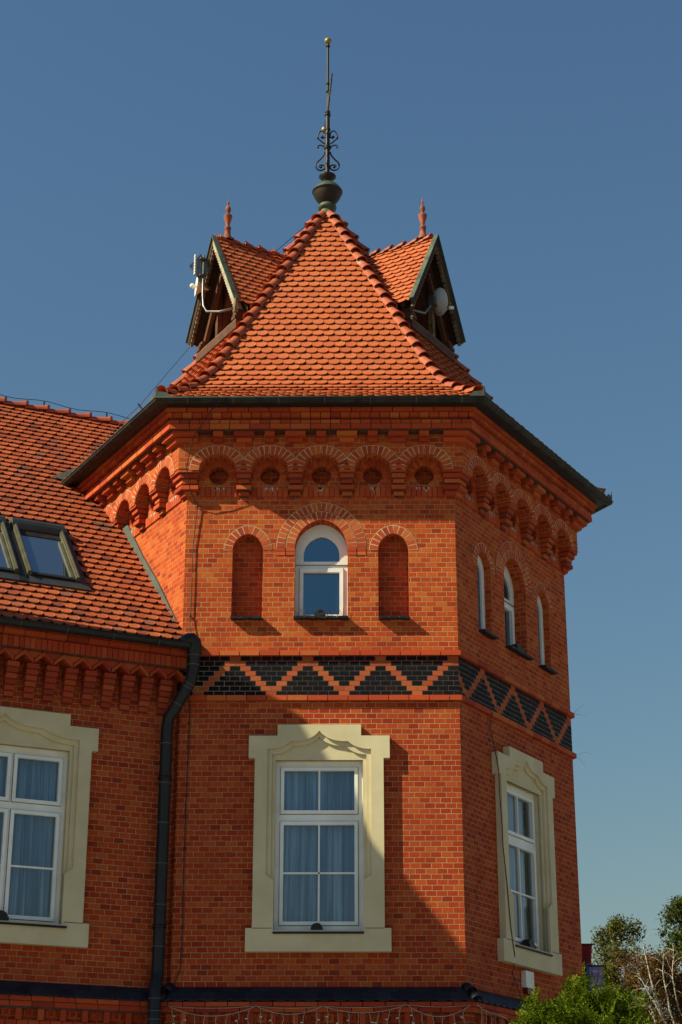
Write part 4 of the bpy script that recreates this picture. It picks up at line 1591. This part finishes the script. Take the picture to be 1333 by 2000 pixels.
def spikes(F, u0, u1, p, z, label):
    t = thing('bird_spikes', label, 'bird spikes', None, F.P((u0 + u1) / 2, p, z))
    n = 9
    for i in range(n):
        u = u0 + (u1 - u0) * (i + .5) / n
        for k in range(2):
            a = random.uniform(-.6, .6)
            mb = MB()
            tube(mb, [F.P(u, p, z), F.P(u + .12 * math.sin(a), p + random.uniform(-.03, .04), z + .12 * math.cos(a))], .0022, 'iron', 4)
            mb.build('spike', t)
    rebase(t)
spikes(FR['F'], -.33, .35, .03, 9.225, 'thin wire bird spikes on the sill of the front arched window')

def cable(pts, label, r=.0065, clips=()):
    t = thing('lightning_cable', label, 'cable', 'thin black cables on the tower walls', pts[-1])
    mb = MB()
    sm = []
    for i in range(len(pts) - 1):
        for k in range(4):
            q = pts[i].lerp(pts[i + 1], k / 4)
            sm.append(q + Vector((random.uniform(-.006, .006), 0, 0)))
    sm.append(pts[-1])
    tube(mb, sm, r, 'black', 5)
    mb.build('wire', t)
    for c in clips:
        mb = MB()
        ball(mb, c, .018, 'black', 8)
        mb.build('clip', t)
    rebase(t)
FF = FR['F']
cable([FF.P(-1.37, .70, 12.12), FF.P(-1.50, .58, 12.02), FF.P(-1.62, .47, 11.90), FF.P(-1.78, .36, 11.66), FF.P(-1.85, .25, 11.3), FF.P(-1.80, .14, 11.02),
       FF.P(-1.70, .03, 10.83), FF.P(-1.745, .022, 10.3), FF.P(-1.75, .022, 9.26), FF.P(-1.73, .06, 8.71), FF.P(-1.722, .02, 8.3), FF.P(-1.722, .06, 8.09), FF.P(-1.72, .02, 7.84), FF.P(-1.73, .02, 6.48),
       FF.P(-1.72, .02, 5.17), FF.P(-1.735, .02, 4.6), FF.P(-1.80, .08, 4.38), FF.P(-1.86, .22, 4.12)],
      'thin black cable down the left edge of the front tower face', .0065,
      [FF.P(-1.70, .03, 10.83), FF.P(-1.75, .022, 9.24), FF.P(-1.72, .02, 7.75), FF.P(-1.72, .02, 6.1), FF.P(-1.72, .02, 5.1)])
RFF = FR['RF']
cable([RFF.P(-.99, .06, 8.09), RFF.P(-.985, .02, 7.9), RFF.P(-.93, .10, 7.3), RFF.P(-.86, .10, 6.3), RFF.P(-.72, .10, 5.3), RFF.P(-.62, .10, 4.9), RFF.P(-.53, .02, 4.68), RFF.P(-.42, .10, 4.30), RFF.P(-.40, .2, 4.1)],
      'thin black cable hanging slack across the right tower face')

# roof conductor wires on little stands
def ridge_wire(pts, stands, label):
    t = thing('roof_conductor', label, 'cable', 'conductor wires over the roof ridges', pts[0])
    mb = MB()
    tube(mb, pts, .006, 'black', 5)
    mb.build('wire', t)
    for a, b in stands:
        mb = MB()
        beam(mb, a, b, .022, .022, 'iron')
        mb.build('stand', t)
    rebase(t)
rw = []
for i in range(25):
    u = -3.4 + i * .18
    rw.append(WS(u, RIDGE, 0) + Vector((0, 0, .16 + .025 * math.cos((u + .75) * 2 * math.pi / 1.10))))
ridge_wire(rw, [(WS(u, RIDGE, 0) + Vector((0, 0, .07)), WS(u, RIDGE, 0) + Vector((0, 0, .18))) for u in (-1.85, -.75, .35)],
           'black conductor wire on short stands along the wing roof ridge')
dv = Vector((-1, 0, 0))
hp = lambda r, z, l: dv * r + Vector((0, 0, z)) + Vector((-.6, 0, .8)) * l
ridge_wire([hp(.12, 17.3, .05), hp(.9, 16.2, .30), hp(1.9, 14.85, .30), hp(2.8, 13.6, .32), hp(3.5, 12.8, .35), hp(4.1, 12.4, .25), hp(4.5, 12.2, .1)],
           [(hp(.9, 16.2, .05), hp(.9, 16.2, .34)), (hp(2.8, 13.6, .05), hp(2.8, 13.6, .36)), (hp(3.5, 12.8, .05), hp(3.5, 12.8, .38))],
           'black conductor wire down the left hip of the tower roof')

# alarm box
t = thing('alarm_box', 'white wall box with red lower end on the right tower face', 'alarm box', None, RFF.P(-.12, .1, 4.5))
mb = MB()
plate(mb, RFF, .075, .07, rect(-.23, .02, 4.53, 4.745), [], 'plastic')
mb.build('housing', t)
mb = MB()
plate(mb, RFF, .07, .06, rect(-.18, .01, 4.45, 4.528), [], 'redplastic')
mb.build('lamp', t)
rebase(t)

# icicle light string
t = thing('light_string', 'icicle light string with pale wires hanging under the tower apron', 'string lights', None, FF.P(0, .2, 4.1))
mb = MB()
anch = [(-1.85, 4.118), (-.76, 4.12), (.06, 4.118), (1.10, 4.136), (1.89, 4.13)]
sag = [.12, .10, .09, .14]
drops = []
for (a, za), (c, zc), sg in zip(anch, anch[1:], sag):
    pts = []
    for i in range(17):
        tt = i / 16
        pts.append(FF.P(a + (c - a) * tt, .20, za + (zc - za) * tt - 4 * sg * tt * (1 - tt)))
    tube(mb, pts, .0045, 'wire', 5)
    pts = [FF.P(a + (c - a) * i / 12, .19, za + (zc - za) * i / 12 - .10 * (i / 12) * (1 - i / 12)) for i in range(13)]
    tube(mb, pts, .0035, 'wire', 5)
    n = int((c - a) / .125)
    for i in range(n):
        tt = (i + .4) / n
        drops.append((a + (c - a) * tt, za + (zc - za) * tt - 4 * sg * tt * (1 - tt)))
F2 = FR['RF']
tube(mb, [F2.P(-1.95 + .15 * i, .20, 4.13 - .02 * i - .02 * math.sin(i)) for i in range(9)], .0045, 'wire', 5)
mb.build('main_wire', t)
for u, z in drops:
    mb = MB()
    pts = [(u, z)]
    L = random.uniform(.22, .40)
    x = u
    for i in range(5):
        x += random.uniform(-.02, .02)
        pts.append((x, z - L * (i + 1) / 5))
    tube(mb, [FF.P(a, .20 + random.uniform(-.008, .01), b) for a, b in pts], .0045, 'wire', 4)
    for i in (2, 4):
        a, b = pts[i]
        tube(mb, [FF.P(a, .2, b), FF.P(a + random.choice((-1, 1)) * .028, .215, b - .006)], [.006, .008], 'plastic', 5)
    mb.build('drop_wire', t)
for i in range(9):
    u, z = -1.85 + i * .13, 4.10 - .02 * i
    mb = MB()
    tube(mb, [F2.P(u, .2, z), F2.P(u + .015, .2, z - .1), F2.P(u - .01, .2, z - .2), F2.P(u + .01, .2, z - .28)], .0045, 'wire', 4)
    mb.build('drop_wire', t)
rebase(t)

# dry twigs at the right corner of the band
def twigs(z, label):
    mb = MB()
    c = Vector((math.cos(0), math.sin(0), 0)) * (S + .03) + Vector((0, 0, z))
    for i in range(2):
        a = random.uniform(-.7, .6)
        p = c.copy()
        pts = [p.copy()]
        L = random.uniform(.18, .34)
        for k in range(6):
            a += random.uniform(-.35, .35)
            p = p + Vector((math.cos(a), random.uniform(-.3, .1), math.sin(a))) * L / 6
            pts.append(p.copy())
        tube(mb, pts, [.0024 - .0002 * k for k in range(7)], 'barkd', 4)
    tag(mb.build('dry_twig'), label, 'twig', 'dry creeper twigs on the tower corner')
twigs(8.74, 'dry creeper twig sticking out at the upper end of the zigzag band')
twigs(8.10, 'dry creeper twig sticking out at the lower end of the zigzag band')

# ================================================================== BANNERS
def banner(label, x, y, z0, z1, w_, mat, tap, marks):
    t = thing('banner', label, 'flag', 'hanging banners beyond the tower', (x, y, 0))
    mb = MB()
    tube(mb, [(x - .02, y + .05, 0), (x - .02, y + .05, z1 + .05)], .03, 'steel', 8)
    tube(mb, [(x - .02, y, z1), (x + w_ + .03, y, z1)], .016, 'black', 6)
    mb.build('pole', t)
    mb = MB()
    nx, nz = 10, 14
    b = len(mb.v)
    P = lambda i, j: Vector((x + w_ * (i / nx) * (1 - tap * (j / nz)), y + .03 * math.sin(i * 1.3 + j * .25) * (j / nz + .15), z1 + (z0 - z1) * j / nz))
    for j in range(nz + 1):
        for i in range(nx + 1):
            mb.v.append(tuple(P(i, j)))
    for j in range(nz):
        for i in range(nx):
            q = b + j * (nx + 1) + i
            m = mat
            if marks and (i, j) in marks:
                m = 'flag_mark'
            mb.fi([q + nx + 1, q + nx + 2, q + 1, q], m, None, True)
    mb.build('cloth', t)
    rebase(t)
banner('dark red banner hanging beyond the right edge of the tower', 4.45, 7.6, 4.8, 6.405, .37, 'flag_red', .45, None)
mk = {(i, 2) for i in range(2, 8)} | {(2, j) for j in range(6, 9)} | {(3, 9), (4, 9), (5, 8), (6, 7), (7, 6), (4, 6), (5, 5), (1, 5), (1, 6), (0, 9), (1, 9), (0, 10)}
banner('purple banner with pale marks hanging beside the dark red banner', 4.72, 7.4, 5.45, 5.99, .235, 'flag_purple', 0, mk)

# ================================================================== TREES
def rot_to(d):
    return Vector((0, 0, 1)).rotation_difference(d.normalized()).to_matrix()
def rnd_dir(zb=0):
    while True:
        v = Vector((random.uniform(-1, 1), random.uniform(-1, 1), random.uniform(-1, 1)))
        if .1 < v.length < 1:
            v.normalize()
            v.z += zb
            return v.normalized()
def leaf(mb, p, d, size, mat):
    n = rnd_dir(.5)
    x = d.cross(n)
    if x.length < .05:
        return
    x.normalize()
    y = d.normalized()
    w_ = size * .38
    b = [p, p + y * size * .45 + x * w_, p + y * size, p + y * size * .45 - x * w_]
    mb.face(b, mat)
def compound(mb, p, d, L, mat):
    d = d.normalized()
    x = d.cross(rnd_dir(.9))
    if x.length < .1:
        return
    x.normalize()
    n = x.cross(d)
    m = 6
    for i in range(m):
        q = p + d * L * (i + .6) / m + Vector((0, 0, -.10 * L * (i / m) ** 2))
        for sg in (-1, 1):
            a = (d * .45 + x * sg).normalized()
            l = .055 * random.uniform(.8, 1.15)
            pt = [q, q + a * l * .5 + d * l * .24, q + a * l + n * l * random.uniform(-.3, .1), q + a * l * .5 - d * l * .24]
            mb.face(pt, mat)

def limb(mb, p, d, L, r, mat, droop=0, wob=.25, n=6):
    pts = [p.copy()]
    for i in range(n):
        d = (d + rnd_dir() * wob + Vector((0, 0, -droop * (i / n)))).normalized()
        p = p + d * L / n
        pts.append(p.copy())
    tube(mb, pts, [max(.004, r * (1 - .8 * i / n)) for i in range(n + 1)], mat, 6, False)
    return pts

def birch(name, label, x, y, ztop, zlow, width, leafmat, nl, barkmat, group, lean=0, lsize=.07, bare=0, droop=.5, shape=(.35, .8, 1.0), clumps=60, cs=.26, cat='tree'):
    """trunk, limbs reaching for leaf clumps that are strewn through the crown, leaves hung about the clumps"""
    t = thing(name, label, cat, group, (x, y, 0))
    tr = MB()
    lf = MB()
    H = ztop - .35
    trunk = [Vector((x + lean * (i / 12) ** 2 + .10 * math.sin(i * .6 + x), y + .1 * math.cos(i * .4), H * i / 12)) for i in range(13)]
    tube(tr, trunk, [.13 * (1 - .88 * i / 12) + .012 for i in range(13)], barkmat, 8)
    def at(z):
        f = max(0, min(11.99, z / H * 12))
        return trunk[int(f)].lerp(trunk[int(f) + 1], f % 1)
    cl = []
    for i in range(clumps):
        f = random.random() ** .9
        z = zlow + (ztop - zlow) * f
        wd = width * (shape[2] + (shape[1] - shape[2]) * f * 2 if f < .5 else shape[1] + (shape[0] - shape[1]) * (f - .5) * 2)
        a = random.uniform(0, 2 * math.pi)
        r_ = wd * math.sqrt(random.uniform(.04, 1)) * random.uniform(.55, 1.1) * (1 + .32 * math.sin(3 * a + 5 * z + x))
        c = at(z) + Vector((math.cos(a) * r_, math.sin(a) * r_, random.uniform(-.1, .1)))
        c.z = min(c.z, ztop - .1)
        cl.append(c)
        st = at(c.z - (.35 + .55 * r_) * random.uniform(.6, 1.2))
        mid = st.lerp(c, .55) + Vector((0, 0, .10 * r_)) + rnd_dir() * .06
        pts = [st.lerp(mid, q / 3) + rnd_dir() * .012 for q in range(3)] + [mid.lerp(c, q / 3) + rnd_dir() * .015 for q in range(4)]
        if i % 2 == 0:
            k_ = 1.5 if bare and i % 3 == 0 else .8
            tube(tr, pts, [.020 * k_ * (1 - .13 * q) + .003 for q in range(len(pts))], barkmat, 5, False)
        for q in range(3):
            d = (rnd_dir() + Vector((0, 0, -droop * .5))).normalized()
            limb(tr, c, d, cs * 1.5, .006, barkmat if bare else 'barkd', droop, .3, 4)
    per = nl // clumps
    for c in cl:
        sx = cs * random.uniform(.5, 1.45)
        sz = sx * (.75 + droop * .8)
        n = int(per * (sx / cs) ** 2 * .95)
        for i in range(n):
            o_ = rnd_dir() * (random.random() ** .55)
            p = c + Vector((o_.x * sx, o_.y * sx, o_.z * sz - droop * .12))
            leaf(lf, p, (rnd_dir() + Vector((0, 0, -droop))).normalized(), lsize * random.uniform(.7, 1.3), leafmat)
    tr.build('trunk', t)
    lf.build('crown', t)
    rebase(t)
    return t

G1 = 'trees beyond the tower'
birch('birch_tree', 'green birch with pale trunk rising behind the banners', 7.0, 21.6, 9.2, 4.6, 1.22, 'leaf_birch', 17000, 'bark', G1, .08, .062, 0, .6, (.30, .85, 1.35), 130, .23)
tb = birch('birch_tree', 'withered brown birch with long bare white branches', 7.95, 20.4, 8.2, 4.0, 1.15, 'leaf_brown', 18000, 'barkd', G1, -.1, .058, 0, 1.0, (.6, 1.1, 1.2), 140, .24)
tc = birch('leafy_tree', 'yellowish green tree at the right edge with bare top twigs', 9.55, 22.5, 9.85, 5.2, 1.4, 'leaf_dark', 12000, 'bark', G1, -.15, .08, 0, .3, (.3, .9, 1.0), 80, .28)
birch('birch_tree', 'brown and yellow birch below the tree at the right edge', 8.85, 21.2, 7.95, 4.0, 1.1, 'leaf_brown', 15000, 'barkd', G1, .0, .058, 0, .9, (.6, 1, 1), 110, .25)
birch('leafy_tree', 'dull green tree close behind the right tower wall', 6.25, 24.5, 8.3, 4.0, .85, 'leaf_birch', 9000, 'barkd', G1, .0, .065, 0, .4, (.5, 1, 1), 60, .26)
mb = MB()
for q in range(5):
    limb(mb, Vector((9.5 + .1 * q - .2, 22.3, 9.0)), Vector((random.uniform(-.25, .25), 0, 1)), random.uniform(.8, 1.3), .012, 'bark', .1, .2, 6)
mb.build('top_twigs', tc)
rebase(tc)
mb = MB()
for st, en, r in (((8.25, 19.6, 5.6), (7.55, 19.3, 8.05), .036), ((8.25, 19.6, 5.9), (7.35, 19.2, 7.45), .028), ((8.3, 19.6, 6.0), (8.05, 19.3, 7.75), .026), ((8.6, 19.9, 5.8), (8.95, 19.6, 8.2), .03), ((8.5, 19.8, 6.3), (8.35, 19.5, 7.9), .022), ((8.1, 19.6, 5.6), (7.6, 19.3, 6.7), .02)):
    a, b = Vector(st), Vector(en)
    pts = [a.lerp(b, q / 8) + Vector((-.10 * math.sin(math.pi * q / 8), 0, .12 * math.sin(math.pi * q / 8))) + rnd_dir() * .02 for q in range(9)]
    tube(mb, pts, [r * (1 - .09 * q) for q in range(9)], 'bark', 6, False)
    for q in range(3, 9):
        for _ in range(2):
            limb(mb, pts[q], (b - a).normalized() + rnd_dir() * .8, random.uniform(.2, .5), .007, 'bark', .3, .3, 4)
mb.build('bare_branches', tb)
rebase(tb)

# long bare white branches of the withered birch
# bright locust tree in front of the tower
t = thing('locust_tree', 'bright green locust tree with feathery leaves in front of the tower corner', 'tree', None, (3.05, -5.3, 0))
tr = MB()
lf = MB()
base = Vector((3.05, -5.3, 0))
tube(tr, [base, base + Vector((.03, 0, 1)), base + Vector((-.02, .04, 2)), base + Vector((.02, 0, 2.9))], [.085, .07, .06, .045], 'barkd', 8)
c = Vector((3.04, -5.3, 3.20))
for i in range(135):
    d = rnd_dir(.2)
    R_ = Vector((.88, .80, .98))
    tgt = c + Vector((d.x * R_.x, d.y * R_.y, d.z * R_.z)) * random.uniform(.70, 1.03)
    st = base + Vector((0, 0, random.uniform(2.2, 2.9)))
    pts = [st.lerp(tgt, q / 6) + Vector((0, 0, .12 * math.sin(math.pi * q / 6))) + rnd_dir() * .02 for q in range(7)]
    tube(tr, pts, [.016 * (1 - .13 * q) for q in range(7)], 'barkd', 5, False)
    for k in range(30):
        f = random.uniform(.45, 1.0) ** .55
        a = min(5.999, f * 6)
        p = pts[int(a)].lerp(pts[int(a) + 1], a % 1) + rnd_dir() * random.uniform(0, .16)
        dd = (rnd_dir(.25) * .8 + (p - c).normalized() * .9)
        compound(lf, p, dd, random.uniform(.15, .24), 'leaf_bright')
tr.build('trunk', t)
lf.build('crown', t)
rebase(t)
